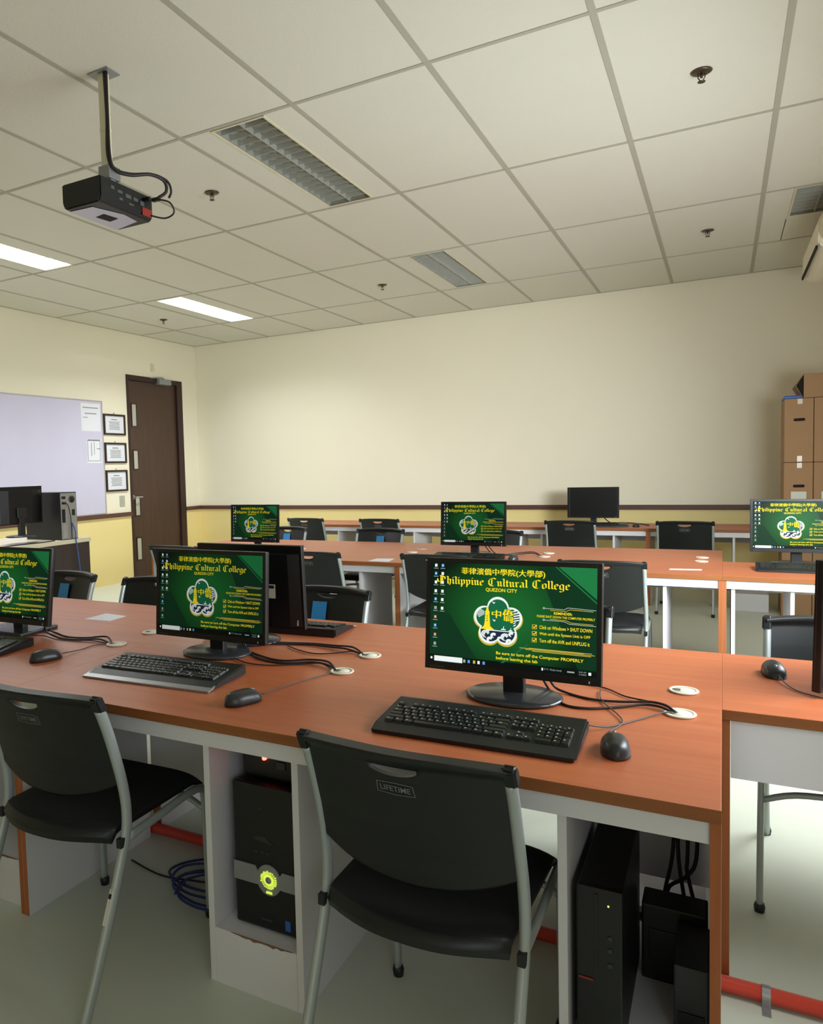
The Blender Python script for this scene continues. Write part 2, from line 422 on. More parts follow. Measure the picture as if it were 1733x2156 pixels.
desk('computer_desk', 'half-depth end desk right of the nearest row, its beige back panel facing the camera', .92, Y1+.6, .92, 1, (-.018, -.92), (), (), mirror=True, **tG)
desk('computer_desk', 'middle-row desk in the centre, carrying a lit monitor with two cream grommets beside it', 0, Y2, WD, 2, (-.018, -WD), bays(False), ((.88, 1.16),), gr=((-.11, .56), (-.11, .75), (-1.02, .55), (-1.03, .74)), **tG)
desk('computer_desk', 'left end desk of the middle row with a small white card near its front edge', -WD, Y2, 2.06, 2, (-.018, -2.06), bays(False), (), gr=((-.11, .56), (-.11, .75), (-1.02, .55)), **tG)
desk('computer_desk', 'half-depth middle-row desk at the right edge under a bright monitor and black keyboard', .92, Y2, .92, 1, (-.018, -.92), ((.60, .88, False),), **tG)
k3 = 1.02
desk('computer_desk', 'back-row desk along the rear wall carrying the switched-off black monitor', -.585, Y3, WD*k3, 1, (-.018, -WD*k3), ((.018, .30, False), (.93, 1.20, False)), gr=((-.35, .5),), **tG)
desk('computer_desk', 'left desk of the back row, behind two black chairs', -.585-WD*k3, Y3, WD*k3, 1, (-.018, -WD*k3), ((.018, .38, False), (.96, 1.27, False)), **tG)
desk('computer_desk', 'short right end desk of the back row, next to the cardboard boxes', .36, Y3, .945, 1, (-.945,), ((.0, .285, False),), **tG)

# ------------------------------------------------------------ screen artwork (shared by every lit monitor)
def emis(name, col, k=1.0, grad=False):
    m = bpy.data.materials.new(name); m.use_nodes = True; nt = m.node_tree
    for n in list(nt.nodes): nt.nodes.remove(n)
    out = nt.nodes.new('ShaderNodeOutputMaterial'); e = nt.nodes.new('ShaderNodeEmission')
    g = nt.nodes.new('ShaderNodeBsdfGlossy'); g.inputs['Roughness'].default_value = 0.35; g.inputs['Color'].default_value = (.012, .012, .012, 1)
    a = nt.nodes.new('ShaderNodeAddShader')
    oi = nt.nodes.new('ShaderNodeObjectInfo'); sp = nt.nodes.new('ShaderNodeSeparateColor')
    nt.links.new(oi.outputs['Color'], sp.inputs[0])
    ml = nt.nodes.new('ShaderNodeMath'); ml.operation = 'MULTIPLY'; ml.inputs[1].default_value = k
    nt.links.new(sp.outputs[0], ml.inputs[0]); nt.links.new(ml.outputs[0], e.inputs['Strength'])
    e.inputs['Color'].default_value = col
    if grad:
        tc = nt.nodes.new('ShaderNodeTexCoord'); mp = nt.nodes.new('ShaderNodeMapping')
        mp.inputs['Location'].default_value = (0.02, 0, -0.005); mp.inputs['Scale'].default_value = (4.6, 1, 5.5)
        gr = nt.nodes.new('ShaderNodeTexGradient'); gr.gradient_type = 'SPHERICAL'
        r = nt.nodes.new('ShaderNodeValToRGB')
        r.color_ramp.elements[0].color = srgb(8, 26, 16); r.color_ramp.elements[1].color = srgb(24, 98, 42)
        r.color_ramp.elements[0].position = 0.0; r.color_ramp.elements[1].position = 0.75
        nt.links.new(tc.outputs['Object'], mp.inputs[0]); nt.links.new(mp.outputs[0], gr.inputs[0])
        nt.links.new(gr.outputs[0], r.inputs[0]); nt.links.new(r.outputs[0], e.inputs['Color'])
    nt.links.new(e.outputs[0], a.inputs[0]); nt.links.new(g.outputs[0], a.inputs[1]); nt.links.new(a.outputs[0], out.inputs[0])
    return m
SM = [emis('screen_green', (0, 0, 0, 1), 1.0, True), emis('screen_yellow', srgb(250, 226, 40), 1.0), emis('screen_white', srgb(236, 244, 240), 1.0),
      emis('screen_lightgreen', srgb(30, 122, 66), 1.0), emis('screen_emblem_green', srgb(22, 104, 66), 1.0), emis('screen_navy', srgb(30, 44, 66), 1.0),
      emis('screen_blue', srgb(96, 160, 226), 1.0), emis('screen_gold', srgb(212, 186, 70), .9), emis('screen_black', srgb(10, 16, 14), 1.0),
      emis('screen_dim', srgb(170, 190, 180), .8), emis('screen_red', srgb(220, 120, 110), .9), emis('screen_deepgreen', srgb(12, 52, 30), 1.0)]
SW, SH = 0.430, 0.268
def build_screen():
    bm = BM()
    def mp(u, v, l=0): return Vector(((u-.5)*SW, -0.0002*l, (.5-v)*SH))
    def poly(pts, mi, l):
        try: f = bm.faces.new([bm.verts.new(mp(u, v, l)) for u, v in pts]); f.material_index = mi
        except Exception: pass
    def rect(u0, u1, v0, v1, mi, l): poly([(u0, v0), (u1, v0), (u1, v1), (u0, v1)], mi, l)
    def stroke(pts, w, mi, l, asp=SW/SH):
        for (a, b) in zip(pts, pts[1:]):
            dx, dy = (b[0]-a[0])*SW, (b[1]-a[1])*SH; L = math.hypot(dx, dy) or 1
            nx, ny = -dy/L*w/2/SW, dx/L*w/2/SH
            poly([(a[0]+nx, a[1]+ny), (b[0]+nx, b[1]+ny), (b[0]-nx, b[1]-ny), (a[0]-nx, a[1]-ny)], mi, l)
    def txt(s, u0, u1, v0, v1, mi, l, bold=0.0): put_text(bm, s, u0, u1, -v1, -v0, lambda x, z: mp(x, -z, l), mi, bold)
    rect(0, 1, 0, 1, 0, 0)
    poly([(.25, 0), (.62, 0), (.36, .9), (.2, .93), (.14, .93), (.02, .6)], 0, 0.3)
    # darker diagonal bands of the wallpaper
    poly([(0, .42), (.13, .52), (.30, .93), (0, .93)], 11, 1); poly([(.66, 0), (.785, 0), (1, .29), (1, .95), (.9, .95)], 11, 1)
    poly([(.785, 0), (1, 0), (1, .29)], 3, 2); poly([(.765, 0), (.775, 0), (1, .315), (1, .33)], 3, 2)
    poly([(.45, .95), (.47, .95), (.62, .75), (.61, .75)], 4, 2)
    for du in (0, .0012, .0024): txt('菲律濱僑中學院(大學部)', .20+du, .7076+du, .042, .118, 1, 4)
    # blackletter title drawn with a broad nib
    G = {'i': (.40, [[(0, .95), (.13, .83), (.13, .17), (.25, .05)], [(.09, 1.34), (.16, 1.27)]]),
         'l': (.40, [[(0, 1.5), (.13, 1.4), (.13, .17), (.25, .05)]]),
         'h': (.74, [[(0, 1.5), (.13, 1.4), (.13, .17), (.25, .05)], [(.13, .74), (.34, .97), (.48, .84), (.48, .2), (.38, -.2)]]),
         'p': (.74, [[(0, .95), (.13, .83), (.13, -.45)], [(.13, .78), (.34, .97), (.5, .82), (.5, .17), (.32, .02), (.13, .17)]]),
         'n': (.76, [[(0, .95), (.13, .83), (.13, .17), (.25, .05)], [(.13, .76), (.34, .97), (.47, .84), (.47, .17), (.59, .05)]]),
         'u': (.76, [[(0, .95), (.13, .83), (.13, .17), (.25, .03), (.47, .2)], [(.36, .95), (.47, .83), (.47, .17), (.6, .05)]]),
         't': (.46, [[(.13, 1.25), (.13, .17), (.27, .04)], [(-.04, .9), (.33, .9)]]),
         'r': (.56, [[(0, .95), (.13, .83), (.13, .17), (.25, .05)], [(.13, .76), (.32, .96), (.43, .84)]]),
         'a': (.74, [[(.05, .84), (.25, .98), (.46, .83), (.46, .17), (.58, .05)], [(.46, .58), (.12, .44), (.06, .22), (.22, .03), (.46, .2)]]),
         'o': (.72, [[(.3, .98), (.08, .83), (.08, .17), (.28, .02), (.5, .17), (.5, .83), (.3, .98)]]),
         'e': (.64, [[(.1, .5), (.45, .66), (.45, .83), (.28, .98), (.08, .83), (.08, .17), (.28, .02), (.48, .16)]]),
         'g': (.76, [[(.5, .17), (.28, .02), (.08, .17), (.08, .83), (.28, .98), (.5, .83), (.5, -.28), (.3, -.44), (.04, -.34)]]),
         'P': (1.25, [[(0, 1.42), (.25, 1.6), (.9, 1.34), (1.0, .95), (.66, .66), (.38, .78)], [(.38, 1.45), (.38, -.05), (.1, -.28)], [(-.12, .95), (-.06, .5), (.14, .3)], [(.6, 1.4), (.6, .72)]]),
         'C': (1.22, [[(1.0, 1.38), (.7, 1.58), (.3, 1.42), (.1, 1.08), (.1, .42), (.36, .06), (.7, .02), (1.0, .26)], [(.48, 1.4), (.48, .22)]]),
         ' ': (.5, [])}
    s = 'Philippine Cultural College'; total = sum(G[c][0] for c in s)
    u0, u1, vb, hx = .05, .855, .212, .050
    k = (u1-u0)/total; x = u0; na = math.radians(40); nw = .115
    for c in s:
        adv, st = G[c]
        for line in st:
            for (a, b) in zip(line, line[1:]):
                q = []
                for (px, py) in (a, b):
                    for sg in (-1, 1): q.append((px+sg*nw*math.cos(na), py+sg*nw*math.sin(na)*.9))
                cx, cyy = sum(p[0] for p in q)/4, sum(p[1] for p in q)/4
                q.sort(key=lambda p: math.atan2(p[1]-cyy, p[0]-cx))
                poly([(x+px*k, vb-py*hx) for px, py in q], 1, 5)
        x += adv*k
    txt('QUEZON CITY', .355, .547, .232, .272, 1, 4, .02)
    # emblem
    cu, cv = .432, .557
    def flower(R, n=120):
        P = []
        for i in range(n):
            th = 2*PI*i/n; best = 0
            for j in range(5):
                a = PI/2+2*PI*j/5; d, r = R*.555, R*.43
                ca = math.cos(th-a); disc = r*r-d*d*(1-ca*ca)
                if disc > 0: best = max(best, d*ca+math.sqrt(disc))
            P.append((best*math.cos(th), best*math.sin(th)))
        return P
    R = .066
    def em(x, y): return (cu+x/SW, cv-y/SH)
    def fan(P, mi, l, dx=0, dy=0):
        for i in range(len(P)):
            a, b = P[i], P[(i+1) % len(P)]; poly([em(dx, dy), em(a[0]+dx, a[1]+dy), em(b[0]+dx, b[1]+dy)], mi, l)
    fan(flower(R*1.03), 7, 3, 0, -.0035); fan(flower(R*1.0), 2, 4); fan(flower(R*.90), 4, 5)
    I = flower(R*.90, 240)
    import bisect
    def rin(th): return math.hypot(*I[int(round(th/(2*PI)*240)) % 240])
    # sea: fan slice below the horizon
    hz = -.021
    pts = []
    for i in range(240):
        p = I[i]
        if p[1] < hz: pts.append(p)
    pts.sort(key=lambda p: math.atan2(p[1], p[0]) % (2*PI))
    for a, b in zip(pts, pts[1:]): poly([em(0, hz), em(*a), em(*b)], 5, 6)
    def epoly(P, mi, l): poly([em(x, y) for x, y in P], mi, l)
    epoly([(-.030, hz), (.050, hz-.002), (.050, hz-.0035), (-.03, hz-.003)], 2, 7)
    # rays: left fan and right stripes
    for i in range(7):
        a = PI-0.62+i*.2; q = a+.1
        r1 = .026; cx0, cz0 = -.030, .022
        P = [(cx0+.006*math.cos(a), cz0+.006*math.sin(a)), (cx0+r1*math.cos(a), cz0+r1*math.sin(a)*.8), (cx0+r1*math.cos(q), cz0+r1*math.sin(q)*.8), (cx0+.006*math.cos(q), cz0+.006*math.sin(q))]
        epoly(P, 2 if i % 1 == 0 else 5, 6)
    for i in range(7):
        y = .031-i*.0062; xo = .056 if i in (1, 2, 3, 4) else .052
        if i >= 5: xo = .047
        epoly([(.041, y), (xo, y+.0035), (xo, y+.0005), (.041, y-.0032)], 2, 7); epoly([(.041, y-.0032), (xo, y+.0005), (xo, y-.0018), (.041, y-.0055)], 5, 7)
    # lighthouse
    epoly([(-.034, .0), (-.034, -.0), (-.033, .020), (-.034, .024), (-.0315, .027), (-.030, .034), (-.0275, .040), (-.025, .034), (-.0235, .027), (-.021, .024), (-.022, .020), (-.0195, -.012), (-.013, -.018), (-.008, -.021), (-.046, -.021), (-.041, -.017), (-.036, -.012)], 1, 8)
    for z in (.012, .006, 0): epoly([(-.029, z), (-.0265, z), (-.0265, z+.003), (-.029, z+.003)], 4, 9)
    # beam made of the two characters, growing to the right
    def warp(x, z, sx, sz):
        t = (x+.016)/.058; half = .0075+.0125*t; return em(x, .0205-.0025*t+z*half)
    def wtxt(s, x0, x1):
        put_text(bm, s, x0, x1, -1, 1, lambda x, z: (lambda q: mp(q[0], q[1], 8))(warp(x, z, 1, 1)), 1)
    for du in (0, .0006, .0012): wtxt('中', -.016+du, .008+du); wtxt('僑', .012+du, .040+du)
    for (x, y) in ((-.016, .05), (-.014, .004)):
        epoly([(x, y+.003), (x+.005, y), (x+.009, y+.001), (x+.006, y-.004), (x+.002, y-.001)], 2, 7)
    for (x, y, s) in ((.014, -.017, 1), (.033, -.019, .8)):
        epoly([(x-.004*s, y), (x+.006*s, y), (x+.008*s, y-.003), (x-.005*s, y-.003)], 2, 8); epoly([(x, y), (x+.002, y), (x+.003*s, y+.007*s), (x+.001, y+.006*s)], 2, 8)
    rnd = random.Random(3)
    for (x, y, r) in ((-.030, -.033, .012), (-.010, -.036, .008), (.006, -.043, .006), (.020, -.038, .011), (.036, -.030, .007), (-.020, -.047, .008), (.030, -.049, .008)):
        for a0 in range(0, 3):
            rr = r*(1-.27*a0); P = []; Q = []
            for i in range(9):
                a = PI*1.5-i*PI*1.25/8-a0*.5
                P.append((x+rr*math.cos(a)*1.1, y+rr*math.sin(a)*.9)); Q.append((x+(rr-.0026)*math.cos(a)*1.1, y+(rr-.0026)*math.sin(a)*.9))
            for i in range(8): epoly([P[i], P[i+1], Q[i+1], Q[i]], 2, 7)
    # reminder block
    stroke([(.705, .395), (.82, .398), (.84, .378), (.995, .388)], .0018, 9, 3); stroke([(.705, .505), (.82, .508), (.85, .528), (.995, .532)], .0018, 9, 3)
    stroke([(.74, .41), (.83, .413), (.85, .395), (.98, .40)], .0014, 7, 3); stroke([(.74, .494), (.83, .497), (.86, .516), (.98, .52)], .0014, 7, 3)
    for v in (.395, .505): rect(.698, .710, v-.010, v+.008, 9, 3)
    txt('REMINDER:', .762, .865, .424, .449, 1, 4, .02); txt('PLEASE SHUT DOWN THE COMPUTER PROPERLY', .665, .99, .461, .483, 1, 4, .01)
    for (v, s, ue) in ((.577, 'Click on Windows > SHUT DOWN', .975), (.640, 'Wait until the System Unit is OFF', .965), (.702, 'Turn off the AVR and UNPLUG it', .962)):
        rect(.637, .665, v-.021, v+.021, 7, 3); rect(.641, .661, v-.015, v+.015, 11, 4)
        stroke([(.644, v-.003), (.650, v+.010), (.664, v-.018)], .0022, 1, 5)
        txt(s, .68, ue, v-.018, v+.016, 1, 4, .012)
    for (a, b, v) in ((.565, .93, .787), (.62, .975, .783), (.60, .99, .797), (.64, .97, .808)):
        stroke([(a, v), (b, v+.002)], .0016, 7, 3)
    txt('Be sure to turn off the Computer PROPERLY', .425, .93, .842, .880, 1, 4, .015); txt('before leaving the lab', .425, .672, .890, .928, 1, 4, .015)
    # taskbar
    rect(0, 1, .938, 1, 8, 1); rect(.032, .215, .942, .994, 2, 3); rect(.008, .020, .955, .978, 2, 3)
    for (u, c) in ((.228, 9), (.256, 6), (.29, 7), (.318, 2), (.35, 6)): rect(u-.007, u+.007, .955, .985, c, 3)
    txt('31°C  Mostly cloudy', .71, .81, .955, .978, 9, 3); rect(.695, .704, .955, .98, 2, 3)
    rect(.84, .88, .962, .975, 9, 3); txt('8:40 AM', .905, .945, .952, .966, 9, 3); txt('1/13/2023', .905, .945, .974, .988, 9, 3); rect(.957, .972, .955, .982, 2, 3)
    # desktop icons
    cols = [(2, 6, 2, 2, 6, 9, 10, 6, 10, 9), (6, 2, 2, 2, 2, 2)]
    for j, (u, vs) in enumerate(((.034, (.03, .112, .2, .29, .372, .46, .552, .637, .73, .82)), (.078, (.03, .112, .2, .29, .375, .462)))):
        for k2, v in enumerate(vs):
            rect(u-.008, u+.008, v-.014, v+.016, cols[j][k2], 3)
            if cols[j][k2] in (6, 10): rect(u-.003, u+.003, v-.006, v+.006, 2, 4)
            rect(u-.015, u+.015, v+.028, v+.034, 9, 3)
    return bm
bm = build_screen()
sme = bpy.data.meshes.new('screen'); bm.to_mesh(sme); bm.free()
for m_ in SM: sme.materials.append(m_)
MT['off'] = mat('dark_panel', srgb(12, 14, 16), 0.3, var=0.02)

def monitor(label, x, y, zc=0.915, rz=0.0, tilt=0.09, lit=1.0, base='oval', w=.455, h=.302, off=(0, 0), group='computer monitors'):
    """x,y = panel centre; screen faces local -Y"""
    t = thing('computer_monitor', label, 'monitor', (x, y, DH), rz, group)
    Rm = Matrix.Translation((0, 0, zc-DH)) @ Matrix.Rotation(-tilt, 4, 'X')
    bm = BM()
    # shell: bezel ring slab with recessed screen and a swelling back
    bx(bm, -w/2, w/2, 0.0, .018, -h/2, h/2, .004)
    prof = [(-w/2+.01, .018), (-w/2+.05, .034), (-w/2+.12, .046), (w/2-.12, .046), (w/2-.05, .034), (w/2-.01, .018)]
    prism(bm, prof, 2, -h/2+.012, h/2-.03)
    hs = obj('housing', bm, MT['bezel'], t, Rm)
    bm = BM()
    e = (w-SW)/2; zt = h/2-.013; zb = zt-SH
    for (a, b, c, d_) in ((-w/2+.001, -w/2+e, -h/2+.001, h/2-.001), (w/2-e, w/2-.001, -h/2+.001, h/2-.001), (-w/2+e, w/2-e, zt, h/2-.001), (-w/2+e, w/2-e, -h/2+.001, zb)):
        bx(bm, a, b, -.0035, 0.0005, c, d_, .0008)
    obj('bezel', bm, MT['bezel'], t, Rm)
    if lit is not None:
        so = bpy.data.objects.new('screen', sme.copy() if False else sme); C.objects.link(so); so.parent = t
        so.matrix_local = Rm @ Matrix.Translation((0, -.0006, (zt+zb)/2)); so.color = (lit, lit, lit, 1)
    else:
        bm = BM(); bx(bm, -SW/2, SW/2, -.0012, -.0002, zb, zt); obj('screen', bm, MT['off'], t, Rm)
    bm = BM(); bx(bm, -w/2+.015, -w/2+.055, -.0042, -.0034, -h/2+.006, -h/2+.010); obj('maker_mark', bm, MT['dark'], t, Rm)
    bm = BM(); bx(bm, w/2-.030, w/2-.027, -.0042, -.0034, -h/2+.006, -h/2+.012); obj('power_light', bm, MT['keyprint'], t, Rm)
    # neck
    bm = BM()
    ny = .030
    bx(bm, -.0275, .0275, ny, ny+.028, .012, zc-DH-.03, .004)
    bx(bm, -.045, .045, ny+.005, ny+.032, zc-DH-.10, zc-DH-.02, .006)
    obj('neck', bm, MT['black'], t)
    bm = BM()
    if base == 'oval':
        lathe(bm, [(0, 0), (.118, 0), (.125, .004), (.125, .008), (.116, .0125), (.03, .016), (0, .016)], 48, (off[0], .035+off[1], 0), sy=.80)
    else:
        bx(bm, -.125, .125, -.065, .125, 0, .016, .006)
    obj('stand_base', bm, MT['basegl'], t)
    return t
mon = {}
mon['A'] = monitor('large bright monitor on the nearest desk, right of centre, showing a green wallpaper', -.483, 1.905, .918, -.01, .11, 1.0)
mon['B'] = monitor('dimmer lit monitor on the nearest desk, left of the brightest one', -1.508, 1.985, .906, .0, .07, .50)
mon['C'] = monitor('lit monitor cut off by the left edge of the photo, on a rectangular base', -2.49, 1.975, .892, .02, .13, .62, base='rect')
mon['D'] = monitor('small lit monitor at the left end of the middle desk row', -3.283, 4.95, .897, 0, .05, .50)
mon['E'] = monitor('small lit monitor in the centre of the middle desk row, seen above the brightest monitor', -1.495, 4.95, .914, 0, .08, .62)
mon['F'] = monitor('very bright lit monitor cut off by the right edge, in front of the cardboard boxes', .365, 4.95, .922, -.02, .05, 1.5)
mon['G'] = monitor('switched-off black monitor standing on the back-row desk against the rear wall', -1.105, 7.62, .915, 0, .04, None, w=.475, h=.30)
mon['H'] = monitor('black monitor seen from behind, with a white rating sticker on its back', -1.515, 2.255, .902, PI, .05, None)
bm = BM(); bx(bm, -.02, .075, .0465, .0468, -.038, .012); st = obj('rating_sticker', bm, MT['sticker'], mon['H'], Matrix.Translation((-.11, 0, .202)))
bm = BM(); bx(bm, -.015, .03, .0469, .0471, -.005, .006); bx(bm, .045, .07, .0469, .0471, -.005, .006); obj('rating_print', bm, MT['hole'], st, Matrix.Translation((-.11, 0, .204)))
bm = BM(); bx(bm, -.205, -.185, .0185, .0188, .066, .086); obj('white_label', bm, MT['sticker'], mon['H'])
mon['I'] = monitor('black monitor edge cut off by the right edge of the photo, turned away', .338, 2.42, .885, PI+.95, .02, None, base='rect', w=.46, h=.34)
mon['J'] = monitor('black monitor on the teacher desk in front of the whiteboard, seen from behind', 0, 0, .95, 0, .02, None)
mon['J'].location = (-4.93, 4.02, .79); mon['J'].rotation_euler = (0, 0, -PI/2-.05)
mon['J'].children[0].name = 'housing'
for ch in mon['J'].children: ch.location.z += 0.055

# ------------------------------------------------------------ keyboards
def key_mesh(w, d):
    bm = BM(); h = .007
    a = [bm.verts.new((sx*w/2, sy*d/2, 0)) for sx, sy in ((-1, -1), (1, -1), (1, 1), (-1, 1))]
    b = [bm.verts.new((sx*(w/2-.0022), sy*(d/2-.002)+.0006, h)) for sx, sy in ((-1, -1), (1, -1), (1, 1), (-1, 1))]
    bm.faces.new(b)
    for i in range(4): bm.faces.new([a[i], a[(i+1) % 4], b[(i+1) % 4], b[i]])
    if w < .03:
        q = [bm.verts.new(v) for v in ((-w*.28, .001, h+.0002), (-w*.06, .001, h+.0002), (-w*.06, .0045, h+.0002), (-w*.28, .0045, h+.0002))]
        f = bm.faces.new(q); f.material_index = 1
    me = bpy.data.meshes.new('key'); bm.to_mesh(me); bm.free(); me.materials.append(MT['key']); me.materials.append(MT['keyprint'])
    return me
U = .0187
def layout():
    L = []
    rows = [(5.35, [1]*1 + [0]), ]
    # function row
    for x in [0, 2, 3, 4, 5, 6.5, 7.5, 8.5, 9.5, 11, 12, 13, 14, 15.25, 16.25, 17.25]: L.append((x, 5.3, 1, 1))
    for x in range(13): L.append((x, 4, 1, 1))
    L.append((13, 4, 2, 1)); L.append((0, 3, 1.5, 1))
    for x in range(12): L.append((1.5+x, 3, 1, 1))
    L.append((13.5, 3, 1.5, 1)); L.append((0, 2, 1.75, 1))
    for x in range(11): L.append((1.75+x, 2, 1, 1))
    L.append((12.75, 2, 2.25, 1)); L.append((0, 1, 2.25, 1))
    for x in range(10): L.append((2.25+x, 1, 1, 1))
    L.append((12.25, 1, 2.75, 1))
    for x, w in ((0, 1.25), (1.25, 1.25), (2.5, 1.25), (3.75, 6.25), (10, 1.25), (11.25, 1.25), (12.5, 1.25), (13.75, 1.25)): L.append((x, 0, w, 1))
    for x in (15.25, 16.25, 17.25):
        L.append((x, 4, 1, 1)); L.append((x, 3, 1, 1)); L.append((x, 0, 1, 1))
    L.append((16.25, 1, 1, 1))
    for r in (4, 3, 2, 1):
        for x in (18.5, 19.5, 20.5):
            L.append((x, r, 1, 1))
    L.append((21.5, 4, 1, 1)); L.append((18.5, 0, 2, 1)); L.append((20.5, 0, 1, 1)); L.append((21.5, 2, 1, 2)); L.append((21.5, 0, 1, 2))
    return L
KM = {}
def keyboard(label, x, y, rz, detail=True, palm=None, cord=None, z=DH, w=.46, d=.185):
    t = thing('keyboard', label, 'keyboard', (x, y, z), rz, 'computer keyboards')
    bm = BM()
    prof = [(-d/2, .002), (-d/2, .010), (-d/2+.035, .017), (d/2-.012, .032), (d/2, .030), (d/2, .002)]
    prism(bm, prof, 0, -w/2, w/2)
    es = [e for e in bm.edges if abs(abs(e.verts[0].co.x)-w/2) < 1e-5 and abs(e.verts[0].co.x-e.verts[1].co.x) < 1e-5]
    bmesh.ops.bevel(bm, geom=es, offset=.004, segments=2, affect='EDGES')
    obj('body', bm, MT['black'], t)
    if palm:
        bm = BM(); prism(bm, [(-d/2-.022, .001), (-d/2-.022, .006), (-d/2+.014, .0125), (-d/2+.014, .006)], 0, -w/2, w/2); obj('palm_strip', bm, palm, t)
    slope = math.atan2(.015, d-.047)
    Mx = Matrix.Translation((-w/2+.018, -d/2+.040, .0165)) @ Matrix.Rotation(slope, 4, 'X')
    if detail:
        for (kx, ky, kw, kd) in layout():
            if (kw, kd) not in KM: KM[(kw, kd)] = key_mesh(kw*U-.0016, kd*U*.93-.0016)
            o = bpy.data.objects.new('key', KM[(kw, kd)]); C.objects.link(o); o.parent = t
            o.matrix_local = Mx @ Matrix.Translation(((kx+kw/2)*U, (ky+kd/2)*U*.93, 0))
    else:
        bm = BM()
        for (kx, ky, kw, kd) in layout():
            vs = bx(bm, kx*U+.001, (kx+kw)*U-.001, ky*U*.93+.001, (ky+kd)*U*.93-.001, 0, .007)
        o = obj('key_bank', bm, MT['key'], t, Mx); o['kind'] = 'stuff'
    bm = BM()
    if cord:
        Mi = (Matrix.Translation((x, y, z)) @ Matrix.Rotation(rz, 4, 'Z')).inverted()
        tube(bm, [Mi @ Vector(p) for p in cord], .0019, 6, smooth=5); obj('cord', bm, MT['gcable'], t)
    return t
keyboard('plain black keyboard in front of the brightest monitor, near the desk front edge', -.492, 1.648, .02, cord=[(-.275, 1.74, .722), (-.23, 1.79, .706), (-.17, 1.88, .704), (-.12, 1.945, .708), (-.093, 1.958, .700)], w=.458, d=.20)
keyboard('black keyboard with pale front strip in front of the dimmer left monitor', -1.492, 1.735, .05, palm=MT['silver'], w=.462, d=.185)
keyboard('black keyboard cut off by the left edge, in front of the leftmost lit monitor', -2.425, 1.73, .10, False, w=.46)
keyboard('keyboard on the far side of the nearest desk, behind the black monitor back', -1.47, 2.45, PI+.06, False, palm=MT['silver'])
keyboard('keyboard of the small central middle-row monitor', -1.47, 4.72, 0, False)
keyboard('black keyboard in front of the bright monitor at the right edge, on the middle row', .39, 4.70, 0, False)
keyboard('keyboard in front of the small lit monitor at the left end of the middle row', -3.2, 4.68, 0, False)
keyboard('black keyboard lying on the back-row desk beside the switched-off monitor', -1.0, 7.42, .15, False)

# ------------------------------------------------------------ mice
def mouse(label, x, y, rz, cord=None, z=DH):
    t = thing('computer_mouse', label, 'mouse', (x, y, z), rz, 'computer mice')
    bm = BM()
    rings = []
    for i in range(15):
        v = -1+2*i/14; yy_ = v*.056
        wx = .031*(1-abs(v)**3.2*.75)*(1-.06*math.cos(PI*v)); hz = .036*math.sqrt(max(0, 1-abs(v+.12)**2.6*.80))
        if i in (0, 14): wx *= .55; hz *= .35
        rings.append([bm.verts.new((wx*math.cos(a)*(1 if math.sin(a) > .5 else 1.0), yy_, .002+max(0, hz*math.sin(a)**.8 if math.sin(a) > 0 else 0))) for a in [PI*k/14 for k in range(15)]])
    for a, b in zip(rings, rings[1:]):
        for k in range(14):
            f = bm.faces.new([a[k], a[k+1], b[k+1], b[k]]); f.smooth = True
        bm.faces.new([a[0], b[0], b[14], a[14]])
    bm.faces.new(rings[0]); bm.faces.new(rings[-1][::-1])
    obj('shell', bm, MT['dark'], t)
    bm = BM(); lathe(bm, [(0, -.0035), (.009, -.0035), (.010, 0), (.009, .0035), (0, .0035)], 16, (0, .027, .0265), 'x'); obj('scroll_wheel', bm, MT['silver'], t)
    if cord:
        Mi = (Matrix.Translation((x, y, z)) @ Matrix.Rotation(rz, 4, 'Z')).inverted()
        bm = BM(); tube(bm, [Mi @ Vector(p) for p in cord], .0018, 6, smooth=5); obj('cord', bm, MT['gcable'], t)
    return t
mouse('black mouse right of the plain black keyboard on the nearest desk', -.198, 1.655, .18, [(-.212, 1.712, .712), (-.222, 1.77, .704), (-.205, 1.83, .703), (-.215, 1.88, .705), (-.27, 1.99, .705), (-.285, 2.08, .705)])
mouse('glossy dark mouse right of the keyboard with the pale strip', -1.118, 1.605, -.42, [(-1.093, 1.66, .712), (-1.09, 1.76, .704), (-1.06, 1.87, .703), (-1.03, 1.96, .702)])
mouse('black mouse near the left edge beside the leftmost lit monitor', -1.998, 1.715, -.30, [(-1.98, 1.77, .712), (-1.985, 1.86, .704), (-1.99, 1.93, .704), (-1.95, 1.97, .702)])
mouse('black mouse at the right edge, lying on the half-depth end desk', .128, 2.435, PI+.1, [(.136, 2.385, .710), (.16, 2.30, .704), (.20, 2.25, .703), (.30, 2.20, .703), (.40, 2.24, .703)])
mouse('small black mouse on the middle row, right of the central keyboard', -1.17, 4.74, 0.1)
mouse('small black mouse on the back-row desk right of the switched-off monitor', -.70, 7.42, .1)

